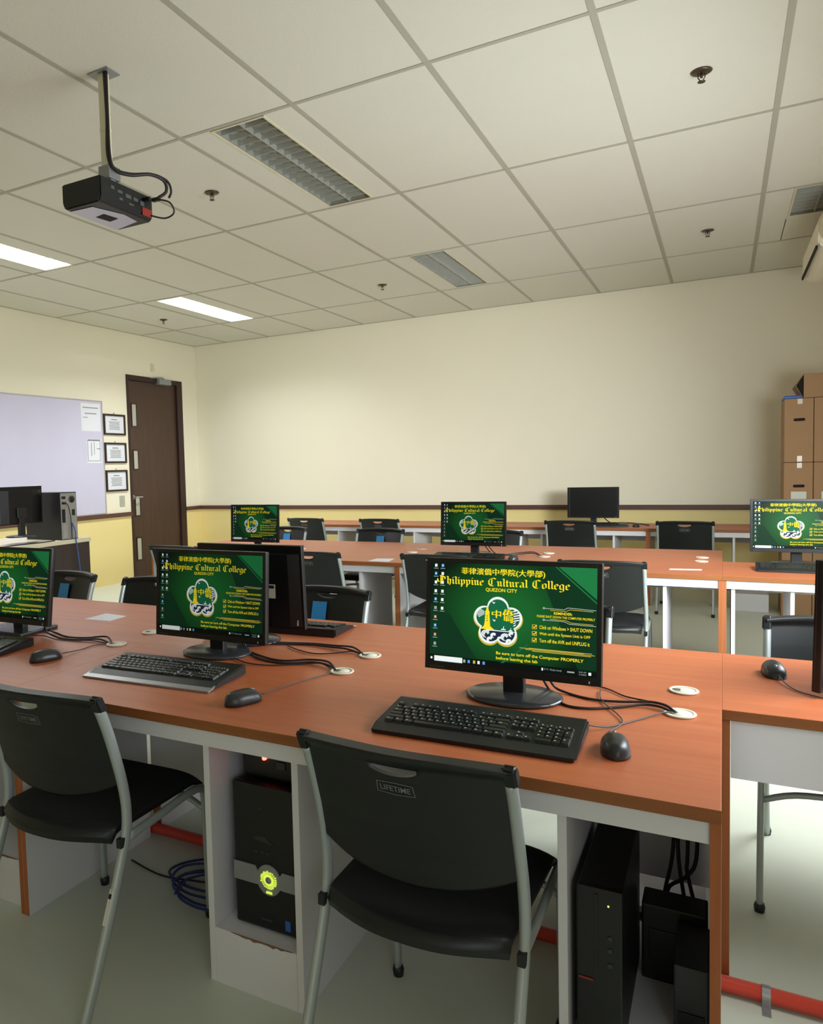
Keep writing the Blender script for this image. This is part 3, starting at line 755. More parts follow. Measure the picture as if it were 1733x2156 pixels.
# ------------------------------------------------------------ cables on the desks
def cable(label, pts, r=.0032, m='cable', group='cables on the desks', name='cable', sm=6):
    bm = BM(); tube(bm, pts, r, 7, smooth=sm)
    return tag(obj(name, bm, MT[m]), label, 'cable', group)
zt_ = DH+.004
def bundle(label, paths, r=.0034, m='cable', group='cables on the desks'):
    for i, p in enumerate(paths): cable(label, p, r if i < 2 else r*.6, m, group)
gx, gy = -.103, 1.962
bundle('black cable running from behind the brightest monitor to the cream desk grommet', [
    [(-.44, 1.985, .80), (-.415, 2.02, .72), (-.36, 1.93, zt_), (-.30, 1.91, zt_), (-.23, 1.95, zt_), (-.17, 1.985, zt_+.004), (-.13, 1.975, zt_+.006), (gx, gy, DH+.002)],
    [(-.42, 1.985, .80), (-.40, 2.03, .72), (-.36, 2.02, zt_), (-.29, 1.99, zt_), (-.22, 1.99, zt_+.003), (-.16, 2.0, zt_+.008), (-.12, 1.985, zt_+.008), (gx+.006, gy, DH+.002)],
    [(-.33, 2.13, zt_), (-.27, 2.10, zt_), (-.22, 2.05, zt_), (-.16, 2.02, zt_+.003), (-.12, 1.99, zt_+.006), (gx+.01, gy+.004, DH+.002)]])
bundle('black cable from the dimmer left monitor to the front cream grommet', [
    [(-1.46, 2.06, .80), (-1.44, 2.09, .71), (-1.33, 2.03, zt_), (-1.24, 2.01, zt_), (-1.16, 2.04, zt_+.004), (-1.08, 2.02, zt_+.010), (-1.03, 1.975, DH+.002)],
    [(-1.44, 2.06, .80), (-1.42, 2.07, .71), (-1.32, 2.0, zt_), (-1.22, 1.985, zt_), (-1.14, 2.02, zt_+.003), (-1.07, 2.0, zt_+.006), (-1.025, 1.972, DH+.002)],
    [(-1.42, 1.98, zt_), (-1.33, 1.94, zt_), (-1.25, 1.945, zt_), (-1.17, 1.99, zt_), (-1.10, 2.01, zt_+.005), (-1.035, 1.97, DH+.002)]])
bundle('black cable from the monitor back to the rear cream grommet', [
    [(-1.50, 2.17, .80), (-1.47, 2.15, .72), (-1.38, 2.22, zt_), (-1.27, 2.25, zt_), (-1.17, 2.24, zt_+.004), (-1.09, 2.22, zt_+.010), (-1.035, 2.185, DH+.002)],
    [(-1.52, 2.17, .80), (-1.49, 2.14, .72), (-1.38, 2.20, zt_), (-1.28, 2.23, zt_), (-1.18, 2.22, zt_+.003), (-1.10, 2.20, zt_+.007), (-1.03, 2.18, DH+.002)],
    [(-1.33, 2.19, zt_), (-1.26, 2.15, zt_), (-1.19, 2.13, zt_), (-1.13, 2.16, zt_), (-1.08, 2.19, zt_+.004), (-1.03, 2.182, DH+.002)]])
bundle('black cable from the leftmost lit monitor to its cream grommet', [
    [(-2.42, 2.05, .80), (-2.38, 2.06, .71), (-2.28, 2.02, zt_), (-2.19, 1.99, zt_), (-2.10, 1.99, zt_+.004), (-2.01, 2.01, zt_+.012), (-1.95, 1.975, DH+.002)],
    [(-2.40, 2.05, .80), (-2.36, 2.03, .71), (-2.27, 1.99, zt_), (-2.18, 1.96, zt_), (-2.10, 1.965, zt_+.003), (-2.02, 1.985, zt_+.007), (-1.955, 1.972, DH+.002)],
    [(-2.30, 1.88, .722), (-2.26, 1.93, .715), (-2.20, 1.94, zt_), (-2.12, 1.95, zt_), (-2.04, 1.97, zt_+.003), (-1.955, 1.97, DH+.002)]])
bundle('black cable beside the small central monitor of the middle row', [
    [(-1.46, 5.03, .80), (-1.40, 5.04, .71), (-1.30, 4.98, zt_), (-1.20, 5.03, zt_+.01), (-1.10, 5.02, zt_+.018), (-1.045, 4.965, DH+.002)],
    [(-1.44, 5.03, .80), (-1.36, 5.0, .71), (-1.27, 4.96, zt_), (-1.18, 5.0, zt_+.006), (-1.10, 5.0, zt_+.012), (-1.04, 4.962, DH+.002)]])
cable('black cable looping on the back-row desk beside the switched-off monitor', [(-1.03, 7.70, .78), (-.95, 7.68, zt_+.01), (-.85, 7.66, zt_+.015), (-.72, 7.62, zt_+.012), (-.60, 7.56, zt_)], .005)
# thing hanging under the desk
for p in ([(-.095, 1.95, .66), (-.10, 1.93, .40), (-.118, 1.92, .28), (-.10, 1.92, .22), (-.07, 1.93, .15), (-.05, 1.95, .05), (-.04, 1.93, .015)],
          [(-.088, 1.95, .66), (-.09, 1.93, .40), (-.075, 1.91, .28), (-.07, 1.92, .18), (-.08, 1.90, .02)],
          [(-.066, 1.95, .66), (-.07, 1.94, .39), (-.07, 1.93, .34), (-.045, 1.92, .22), (-.06, 1.93, .1), (-.03, 1.92, .012)],
          [(-.055, 1.95, .62), (-.05, 1.93, .40), (-.07, 1.92, .34), (-.11, 1.92, .30), (-.105, 1.90, .24), (-.06, 1.90, .13), (-.04, 1.88, .10)],
          [(-.04, 1.95, .10), (-.05, 1.85, .155), (-.07, 1.80, .16), (-.06, 1.88, .19), (-.035, 1.93, .16)]):
    pass
    cable('black cable hanging under the right end of the nearest desk', [(a, b-.03, max(c, .151)) for a, b, c in p], .0045, group='cables hanging in the right desk bay')
for k in range(4):
    rr = random.Random(40+k); cx0, cy0 = -1.45+.03*k, 1.86-.03*k
    P = [(cx0+.13*math.cos(a*.9+k)*(1+.2*rr.random()), cy0+.09*math.sin(a*.9+k), .006+.004*k+.01*rr.random()) for a in range(9)]
    cable('blue network cable coiled on the floor under the nearest desk', P, .004, 'navycable', 'blue network cables under the desk')
cable('thin black cable lying across the floor under the nearest desk', [(-1.76, 1.83, .004), (-1.6, 1.80, .004), (-1.45, 1.83, .004), (-1.25, 1.86, .004)], .003, group='cables under the desk')
# red conduit
bm = BM(); tube(bm, [(-3.6, 2.016, .022), (.98, 2.016, .022)], .019, 14, smooth=1)
pipe = thing('floor_conduit', 'red plastic conduit running along the floor beneath the nearest desk row', 'pipe')
obj('pipe', bm, MT['red'], pipe)
for x in (.095, -1.0, -2.6):
    bm = BM(); pr_ = [(2.016+.021*math.cos(a), .022+.021*math.sin(a)) for a in [PI*k/10 for k in range(11)]]
    pr2 = [(2.016+.0195*math.cos(a), .022+.0195*math.sin(a)) for a in [PI*k/10 for k in range(10, -1, -1)]]
    prism(bm, pr_+[(1.995, .002), (1.965, .002), (1.965, .0005), (1.9965, .0005)]+pr2, 0, x-.009, x+.009)
    bmx = obj('pipe_clamp', bm, MT['clamp'], pipe)

# ------------------------------------------------------------ computers under / on the desks
t = thing('tower_computer', 'black tower computer with silver band and glowing yellow-green ring under the nearest desk', 'computer', (-1.018, 1.535, .1455), 0)
bm = BM(); bx(bm, -.085, .095, .012, .355, 0, .375, .004); obj('case', bm, MT['black'], t)
bm = BM(); bx(bm, -.088, .098, -.015, .0115, .004, .381, .012, seg=4); fp = obj('front_panel', bm, MT['bezel'], t)
bm = BM()
def band(bm, ya, yb):
    P = [(-.0885, .128)]
    top = [(-.086, .148), (-.02, .148)] + [(.020+.036*math.cos(a), .118+.040*math.sin(a)) for a in [PI*.86-PI*.72*k/10 for k in range(11)]] + [(.060, .146), (.096, .146)]
    bot = [(.096, .100), (.060, .100)] + [(.020+.036*math.cos(a), .118+.040*math.sin(a)) for a in [-PI*.14-PI*.72*k/10 for k in range(11)]] + [(-.02, .100), (-.086, .100)]
    prism(bm, top+bot, 1, ya, yb)
band(bm, -.0185, -.0155); bmesh.ops.translate(bm, verts=bm.verts, vec=(0, 0, .022)); obj('silver_band', bm, MT['silver'], t)
bm = BM()
for k in range(26):
    a = 2*PI*k/26; r0, r1 = .011+.002*random.random(), .021+.004*random.random()
    prism(bm, [(.020+r0*math.cos(a), .119+r0*math.sin(a)), (.020+r1*math.cos(a-.07), .119+r1*math.sin(a-.07)), (.020+r1*math.cos(a+.09), .119+r1*math.sin(a+.09))], 1, -.0205, -.019)
lathe(bm, [(.010, -.0200), (.0145, -.0200), (.0145, -.0192), (.010, -.0192)], 24, (.020, 0, .119), 'y')
prism(bm, [(.012, .084), (.030, .084), (.029, .090), (.013, .090)], 1, -.0205, -.019)
obj('light_ring', bm, MT['yled'], t, Matrix.Translation((0, 0, .022)))
bm = BM(); lathe(bm, [(0, -.0215), (.008, -.0215), (.009, -.0195), (0, -.0195)], 20, (.020, 0, .119), 'y'); obj('ring_hub', bm, MT['silver'], t, Matrix.Translation((0, 0, .022)))
bm = BM(); prism(bm, [(-.02, .245), (.01, .250), (.025, .238), (.04, .232), (.0, .236), (-.022, .238)], 1, -.0162, -.0148)
for x in (-.018, .002, .018): bx(bm, x-.004, x+.004, -.0162, -.0148, .205, .210)
bx(bm, -.006, .002, -.0162, -.0148, .318, .323); bx(bm, -.008, .026, -.0162, -.0148, .030, .036); obj('front_buttons', bm, MT['dark'], t)
bm = BM(); bx(bm, .064, .079, -.0165, -.0148, .020, .046); obj('blue_badge', bm, MT['blue'], t)
av = thing('voltage_regulator', 'dark voltage regulator box with a red light standing on the black tower', 'regulator', (-1.02, 1.56, .528), 0)
bm = BM(); bx(bm, -.075, .085, 0, .20, 0, .092, .006); obj('case', bm, MT['black'], av)
bm = BM(); lathe(bm, [(0, -.006), (.005, -.006), (.006, 0), (0, .001)], 12, (-.006, 0, .054), 'y'); obj('power_light', bm, MT['redled'], av)
bm = BM(); bx(bm, .03, .055, -.004, 0, .03, .05, .001); obj('rocker_switch', bm, MT['dark'], av)

t = thing('slim_computer', 'slim black desktop computer standing upright in the right bay of the nearest desk', 'computer', (-.208, 1.50, .145), 0)
bm = BM(); bx(bm, -.044, .040, .010, .34, 0, .335, .003); obj('case', bm, MT['black'], t)
bm = BM(); bx(bm, -.045, .041, -.008, .0095, .002, .337, .004); bx(bm, -.012, -.004, -.0095, -.0075, .16, .325, .0005); obj('front_panel', bm, MT['bezel'], t)
bm = BM(); bx(bm, -.040, -.014, -.0100, -.0088, .146, .150); obj('red_mark', bm, MT['redp'], t)
bm = BM(); bx(bm, .014, .017, -.0100, -.0088, .304, .307); obj('power_light', bm, MT['gled'], t)
bm = BM(); bx(bm, .018, .025, -.0100, -.0085, .012, .055); obj('white_label', bm, MT['sticker'], t)
bm = BM()
for z in (.24, .215, .185): lathe(bm, [(.0035, -.0096), (.005, -.0096), (.005, -.0086), (.0035, -.0086)], 12, (.018, 0, z), 'y')
obj('port_rings', bm, MT['dark'], t)
bm = BM(); bx(bm, -.10+.035, .02, 1.60, 1.78, .146, .306, .004)
t = thing('voltage_regulator', 'dark grey regulator box low in the right desk bay beneath the hanging cables', 'regulator', (-.058, 1.60, .1455), 0)
bm.free(); bm = BM(); bx(bm, -.026, .038, 0, .16, 0, .155, .004); obj('case', bm, MT['dark'], t)
bm = BM(); bx(bm, -.018, .03, -.003, 0, .02, .06, .001); obj('front_plate', bm, MT['black'], t)

t = thing('bay_darkening_box', 'black box added behind the slim computer to darken the desk bay', 'filler box', (-.092, 1.765, .1455), 0)
bm = BM(); bx(bm, -.066, .066, 0, .075, 0, .175, .005); obj('case', bm, MT['black'], t)  # box added so the bay behind the slim computer reads dark
bm = BM(); bx(bm, -.05, .05, -.003, 0, .05, .12, .001); obj('front_plate', bm, MT['bezel'], t)

# teacher table with tower
t = thing('teacher_table', 'dark brown teacher table with pale top in front of the whiteboard', 'table', (-4.75, 4.62, 0), 0)
box('table_top', -.75, 0, -1.6, 0, .755, .79, MT['tabletop'], t, .002)
bm = BM(); bx(bm, -.72, -.70, -1.55, -.03, .02, .754); bx(bm, -.03, -.012, -1.55, -.03, .05, .754); obj('front_panel', bm, MT['dbrown'], t)
box('end_panel', -.72, -.012, -.03, -.01, 0, .754, MT['dbrown'], t); box('end_panel', -.72, -.012, -1.57, -1.55, 0, .754, MT['dbrown'], t)
t = thing('tower_computer', 'black tower computer on the teacher table, its silver rear panel facing the room', 'computer', (-4.76, 4.40, .79), 0)
bm = BM(); bx(bm, -.42, -.004, -.092, .088, 0, .395, .003); obj('case', bm, MT['black'], t)
bm = BM(); bx(bm, -.0038, 0, -.086, .082, .006, .388); rp = obj('rear_panel', bm, MT['zinc'], t)
bm = BM(); lathe(bm, [(.006, .002), (.031, .002), (.031, .0025), (.006, .0025)], 20, (0, .032, .335), 'x'); obj('fan_grille', bm, MT['black'], rp)
for (a, b, c, e) in ((-.075, -.035, .34, .362), (-.075, -.03, .295, .315), (-.078, -.045, .145, .255), (.03, .06, .20, .25)):
    box('port', 0, .0025, a, b, c, e, MT['black'], rp)
bm = BM(); bx(bm, 0, .004, -.07, -.03, .02, .135, .001); bx(bm, 0, .004, .025, .07, .02, .14, .001); bx(bm, 0, .003, -.04, -.02, .19, .27); obj('slot_covers', bm, MT['alu'], rp)
cable('black power cable hanging down the rear panel of the teacher tower', [(-4.752, 4.34, 1.10), (-4.73, 4.36, 1.08), (-4.735, 4.39, .98), (-4.74, 4.40, .88), (-4.74, 4.40, .80)], .004, group='cables at the teacher table')
cable('blue network cable dropping from the teacher table towards the floor', [(-4.752, 4.42, .93), (-4.73, 4.43, .86), (-4.738, 4.44, .79), (-4.735, 4.46, .6), (-4.73, 4.48, .3), (-4.72, 4.5, .01)], .005, 'bluecable', 'cables at the teacher table')
cable('black cable lying along the edge of the teacher table', [(-4.77, 3.3, .794), (-4.76, 3.6, .796), (-4.78, 3.85, .795), (-4.755, 4.1, .794), (-4.78, 4.25, .794)], .005, group='cables at the teacher table')

# ------------------------------------------------------------ chairs
def chair_proto(label, x, y, rz, group):
    """origin on the floor under the waist of the frame, facing +Y; back top at y=-.085"""
    t = thing('stacking_chair', label, 'chair', (x, y, 0), rz, group)
    HW = .209
    def ypl(z):  # plane of the back in side view
        P = [(.44, -.004), (.50, -.004), (.56, -.014), (.62, -.030), (.70, -.056), (.79, -.088)]
        for (a, ya), (b, yb) in zip(P, P[1:]):
            if z <= b: return ya+(yb-ya)*(z-a)/(b-a)
        return P[-1][1]
    bm = BM()
    nx, nz = 88, 52
    def zbot(s): return .548-.050*(1-abs(s)**2.2) + (.012 if abs(s) > .97 else 0)
    def ztop(s): return .793 - .012*abs(s)**3
    F = {}; B = {}
    def hole(s, z):
        zc_ = .752 + (-.004)*(abs(s)/.2)
        return z < .7625 and (abs(s)/.25)**2 + (abs(z-.7625)/.020)**2 < 1
    for i in range(nx+1):
        s = -1+2*i/nx
        for j in range(nz+1):
            f = j/nz; z = zbot(s)+(ztop(s)-zbot(s))*f
            bow = -.042*(1-s*s)
            th = .006 + (.010 if f > .9 else 0)*min(1, (f-.9)/.06 if f > .9 else 0)
            y0 = ypl(z)+bow
            F[i, j] = bm.verts.new((s*(HW+.004), y0+th, z)); B[i, j] = bm.verts.new((s*(HW+.004), y0-th, z))
    cells = set()
    for i in range(nx):
        for j in range(nz):
            s = -1+2*(i+.5)/nx; f = (j+.5)/nz; z = zbot(s)+(ztop(s)-zbot(s))*f
            if not hole(s, z): cells.add((i, j))
    for (i, j) in cells:
        f = bm.faces.new([F[i, j], F[i+1, j], F[i+1, j+1], F[i, j+1]]); f.smooth = True
        f = bm.faces.new([B[i, j], B[i, j+1], B[i+1, j+1], B[i+1, j]]); f.smooth = True
        for (di, dj, a, b) in ((-1, 0, (i, j), (i, j+1)), (1, 0, (i+1, j), (i+1, j+1)), (0, -1, (i, j), (i+1, j)), (0, 1, (i, j+1), (i+1, j+1))):
            if (i+di, j+dj) not in cells: bm.faces.new([F[a], F[b], B[b], B[a]])
    for (i, j), v in list(F.items()):
        near = [((i+a) , (j+b)) for a in (-1, 0) for b in (-1, 0)]
        inside = [c for c in near if c not in cells and 0 <= c[0] < nx and 0 <= c[1] < nz]
        if not inside or len(inside) == 4: continue
        s = -1+2*i/nx; q = max(0, 1-(abs(s)/.25)**2)
        z = .7625 if v.co.z > .7585 else .7625-.020*math.sqrt(q)
        if abs(z-v.co.z) < .006:
            dy = ypl(z)-ypl(v.co.z)
            for w_ in (v, B[i, j]): w_.co.z = z; w_.co.y += dy
    for v in [v for v in bm.verts if not v.link_faces]: bm.verts.remove(v)
    # corner caps wrapping the tubes
    for sg in (-1, 1):
        P = [(ypl(.745)-.015, .745), (ypl(.745)+.015, .745), (ypl(.79)+.015, .780), (ypl(.79)+.006, .790), (ypl(.79)-.008, .790), (ypl(.79)-.016, .780)]
        n0 = len(bm.verts); fs_ = prism(bm, P, 0, sg*(HW-.012), sg*(HW+.0145))
        bmesh.ops.recalc_face_normals(bm, faces=fs_)
        bmesh.ops.bevel(bm, geom=list({e for f in fs_ for e in f.edges}), offset=.005, segments=3, affect='EDGES')
    bk = obj('backrest', bm, MT['chairpl'], t)
    # moulded word in a cartouche
    bm = BM()
    yb = ypl(.715)-.042-.0068
    def ym(x, z): s = x/HW; return Vector((x, ypl(z)-.042*(1-s*s)-.0074, z))
    cx0 = 0.0
    fr = [(-.039, .703), (-.037, .7265), (0, .7285), (.037, .7265), (.039, .703), (0, .7005)]
    def ringq(k1, k2):
        n = len(fr)
        for i in range(n):
            a, b = fr[i], fr[(i+1) % n]
            c_ = lambda p, k: ((p[0])*k, .7145+(p[1]-.7145)*(k if k > .99 else k-.06))
            q = [c_(a, k1), c_(b, k1), c_(b, k2), c_(a, k2)]
            bm.faces.new([bm.verts.new(ym(*p)) for p in q])
    ringq(1.0, .955)
    put_text(bm, 'LIFETIME', -.031, .031, .7085, .7205, lambda x, z: ym(x, z), 0, .01)
    # seen from behind: local +x is on the viewer's right already
    obj('moulded_label', bm, MT['ink'], bk, fix=False)
    # rear legs with back uprights
    for sg in (-1, 1):
        bm = BM()
        tube(bm, [(sg*HW, -.078, .755), (sg*HW, -.056, .70), (sg*HW, -.030, .62), (sg*(HW+.002), -.008, .53), (sg*(HW+.003), -.002, .46), (sg*(HW+.003), -.012, .40), (sg*(HW+.003), -.050, .30), (sg*(HW+.003), -.115, .15), (sg*(HW+.003), -.185, .004)], .0150, 12, sx=.75, smooth=4, ref=(1, 0, 0))
        lg = obj('rear_leg', bm, MT['tube'], t)
        bm = BM(); lathe(bm, [(0, -.004), (.013, -.004), (.015, .012), (.012, .022)], 12, (sg*(HW+.003), -.184, .004)); obj('foot_cap', bm, MT['cap'], lg)
        bm = BM(); bx(bm, sg*(HW+.003)-.008, sg*(HW+.003)+.008, -.036, -.008, .388, .412, .002); obj('joint_cap', bm, MT['cap'], lg)
        # front leg continues the side rail
        bm = BM()
        tube(bm, [(sg*(HW+.002), -.004, .402), (sg*(HW+.001), .12, .404), (sg*(HW-.002), .25, .408), (sg*(HW-.004), .315, .400), (sg*(HW-.005), .335, .370), (sg*(HW-.004), .338, .25), (sg*(HW-.003), .342, .004)], .0125, 12, sx=.72, smooth=4, ref=(1, 0, 0))
        fl = obj('front_leg', bm, MT['tube'], t)
        bm = BM(); lathe(bm, [(0, -.004), (.013, -.004), (.015, .012), (.012, .022)], 12, (sg*(HW-.003), .342, .004)); obj('foot_cap', bm, MT['cap'], fl)
    bm = BM(); prism(bm, [(-.0570, .300), (-.0655, .300), (-.0980, .225), (-.0890, .225)], 0, HW-.003, HW+.010)
    st_ = obj('white_sticker', bm, MT['sticker'], t, Matrix.Translation((0, -.0, 0)))
    bm = BM(); prism(bm, [(-.0707, .290), (-.0690, .290), (-.0733, .280), (-.0750, .280)], 0, HW-.002, HW+.006); obj('sticker_print', bm, MT['hole'], st_)
    bm = BM(); tube(bm, [(-HW+.006, .336, .33), (-.12, .336, .362), (0, .336, .372), (.12, .336, .362), (HW-.006, .336, .33)], .009, 10, smooth=4); obj('stretcher', bm, MT['tube'], t)
    # seat shell with a rolled rear edge
    bm = BM(); n1, n2 = 20, 22
    top = {}; bot = {}
    for i in range(n1+1):
        s = -1+2*i/n1
        for j in range(n2+1):
            f = j/n2
            yr = -.040-.062*(1-abs(s)**2.4); yf = .335+.018*(1-abs(s)**4); y = yr+(yf-yr)*f
            wv = .194+.008*f
            z = .444-.010*(1-s*s)*math.sin(PI*min(1, f*1.1))
            if f < .08: z -= .022*((.08-f)/.08)**2
            if f > .88: z -= .026*((f-.88)/.12)**2
            z -= .010*abs(s)**6
            top[i, j] = bm.verts.new((s*wv, y, z)); bot[i, j] = bm.verts.new((s*wv*.985, y+(.004 if f < .5 else -.004), z-.016))
    for i in range(n1):
        for j in range(n2):
            f = bm.faces.new([top[i, j], top[i+1, j], top[i+1, j+1], top[i, j+1]]); f.smooth = True
            f.material_index = 0 if (1 <= j < n2-1 and 0 <= i < n1) else 1
            f = bm.faces.new([bot[i, j], bot[i, j+1], bot[i+1, j+1], bot[i+1, j]]); f.smooth = True; f.material_index = 1
    for j in range(n2):
        for i in (0, n1): f = bm.faces.new([top[i, j], top[i, j+1], bot[i, j+1], bot[i, j]]); f.material_index = 1
    for i in range(n1):
        for j in (0, n2): f = bm.faces.new([top[i, j], top[i+1, j], bot[i+1, j], bot[i, j]]); f.material_index = 1
    obj('seat', bm, [MT['seat'], MT['chairpl']], t)
    return t
gA = 'black plastic chairs around the desks'
CH = chair_proto('black chair nearest the camera, its back overlapping the front desk edge below the bright monitor', -.534, 1.366, -.02, gA)
def ch(x, ytop, away, label, rz=0.0):
    return dup(CH, (x, ytop+.085, 0) if away else (x, ytop-.085, 0), rz if away else PI+rz, label, gA)
ch(-1.525, 1.265, True, 'black chair at the lower left corner of the photo, in front of the nearest desk', .03)
tagged = []
tagged.append((ch(-1.54, 2.87, False, 'chair facing the camera with a square blue tag, right behind the black monitor back'), .0))
tagged.append((ch(-3.15, 2.87, False, 'chair facing the camera with a tall blue tag, beside the leftmost lit monitor'), .0))
ch(.332, 2.84, False, 'chair at the right edge, facing the camera with a shiny grey-blue backrest', -.088)
ch(-.57, 2.87, False, 'dark chair mostly hidden behind the brightest monitor, on the far side of its desk')
ch(-2.485, 2.86, False, 'dark chair facing the camera, its corner seen left of the dimmer lit monitor', .05)
ch(-.565, 4.17, True, 'black chair tucked at the middle desk row, right above the brightest monitor')
ch(-1.50, 4.20, True, 'black chair at the middle row partly hidden by the left side of the brightest monitor')
ch(-2.335, 4.15, True, 'black chair at the middle row, right of the black monitor back')
ch(-3.52, 4.22, True, 'black chair at the left end of the middle row, peeking over the dimmer lit monitor')
tagged.append((ch(-3.53, 5.86, False, 'grey chair facing the camera with a blue tag, right of the small leftmost monitor'), .0))
tagged.append((ch(-2.57, 5.82, False, 'grey chair facing the camera with a blue tag, beyond the middle of the centre row'), .0))
ch(-1.585, 5.84, False, 'grey chair facing the camera, its corner seen right of the small central monitor')
ch(-1.205, 6.95, True, 'black chair at the back row in front of the switched-off monitor')
ch(-.280, 6.98, True, 'rightmost black chair at the back row, left of the cardboard boxes')
ch(-3.965, 6.98, True, 'leftmost black chair at the back row')
ch(-3.09, 6.97, True, 'second black chair from the left at the back row')
for i, (cobj, dx) in enumerate(tagged):
    bm = BM(); x0 = (-.03, -.02, .0, .0)[i]
    s0 = .0; 
    def yb_(z): return -.014-(z-.56)*.29-.042+.010
    P = [(-.038, .728), (.038, .728), (.040, .610), (.014, .610), (.012, .628), (-.012, .628), (-.014, .610), (-.040, .610)]
    for (sgn) in (1,):
        A_ = [bm.verts.new((p[0]*.92-x0, yb_(p[1])+.004, p[1])) for p in P]; B_ = [bm.verts.new((p[0]*.92-x0, yb_(p[1])+.0055, p[1])) for p in P]
        bm.faces.new(A_); bm.faces.new(B_[::-1])
        for k in range(len(P)): bm.faces.new([A_[k], A_[(k+1) % 8], B_[(k+1) % 8], B_[k]])
    tg = obj('blue_tag', bm, MT['tag'], cobj)

# ------------------------------------------------------------ small things on the desks
def flat(name, label, cat, pts, m, z=DH, th=.0006, group=None):
    bm = BM(); prism(bm, pts, 2, z+.0003, z+.0003+th); return tag(obj(name, bm, m), label, cat, group)
flat('paper_sheet', 'white paper sheet lying alone on the left part of the nearest desk', 'paper', [(-2.405, 2.277), (-2.268, 2.288), (-2.275, 2.40), (-2.409, 2.412)], MT['paper'])
flat('paper_card', 'small white card at the front edge of the middle-row desk, left of centre', 'card', [(-2.05, 4.43), (-1.905, 4.435), (-1.93, 4.60), (-2.05, 4.575)], MT['paper'])
flat('paper_card', 'narrow white card on the middle-row desk near the two cream grommets', 'card', [(-.262, 4.555), (-.10, 4.575), (-.10, 4.625), (-.258, 4.605)], MT['paper'])

# ------------------------------------------------------------ whiteboard, papers, certificates
wb = thing('whiteboard', 'large lavender-white whiteboard on the left wall', 'whiteboard', (XL, 4.5, .86), 0)
box('board', .004, .018, -1.6, 1.985, .010, 1.315, MT['board'], wb)
bm = BM()
for (a, b, c, e) in ((-1.62, 2.0, 1.315, 1.33), (-1.62, 2.0, -.004, .010), (1.985, 2.0, .01, 1.315), (-1.62, -1.6, .01, 1.315)): bx(bm, 0, .022, a, b, c, e, .002)
obj('frame', bm, MT['alu'], wb)
def wpaper(name, label, y0, y1, z0, z1, lines, m='paper'):
    t = thing(name, label, 'paper', (XL+.0185, y0, z0), 0, 'papers on the whiteboard')
    w, h = y1-y0, z1-z0
    bm = BM(); bx(bm, 0, .001, 0, w, 0, h); obj('sheet', bm, MT[m], t)
    bm = BM()
    for (a, b, c, e) in lines: bx(bm, .001, .0014, a*w, b*w, c*h, e*h)
    obj('print', bm, MT['ink'], t)
wpaper('notice_paper', 'upper white notice taped to the right edge of the whiteboard', 6.16, 6.46, 1.83, 2.15, [(.1, .9, .83, .86), (.2, .8, .62, .65), (.1, .35, .48, .5)])
wpaper('notice_paper', 'lower white notice with a small drawn table on the whiteboard right side', 6.23, 6.45, 1.46, 1.74, [(.05, .95, .92, .98), (.05, .08, .1, .92), (.92, .95, .1, .92), (.05, .95, .08, .1), (.3, .34, .3, .85), (.5, .53, .35, .9), (.7, .95, .58, .61)])
for i, (z0, z1, l) in enumerate(((1.796, 2.046, 'top'), (1.458, 1.704, 'middle'), (1.116, 1.374, 'bottom'))):
    t = thing('framed_certificate', l+' certificate of the three framed in black beside the door', 'certificate', (XL, 6.52, z0), 0, 'framed certificates')
    h, w = z1-z0, .362
    bm = BM(); f_ = .022
    for (a, b, c, e) in ((0, w, 0, f_), (0, w, h-f_, h), (0, f_, f_, h-f_), (w-f_, w, f_, h-f_)): bx(bm, 0, .02, a, b, c, e, .002)
    obj('frame', bm, MT['dframe'], t)
    box('certificate', .004, .006, f_, w-f_, f_, h-f_, MT['paper'], t)
    bm = BM(); bx(bm, .006, .0065, w*.36, w*.64, h*.72, h*.76)
    for k in range(7): bx(bm, .006, .0065, w*(.24+.02*(k % 3)), w*(.76-.03*(k % 2)), h*(.62-.06*k), h*(.645-.06*k))
    obj('printed_lines', bm, MT['ink'], t)
    bm = BM(); lathe(bm, [(0, 0), (.006, 0), (.006, .01), (0, .01)], 10, (0, w/2, h+.012), 'x'); obj('hook', bm, MT['ink'], t)

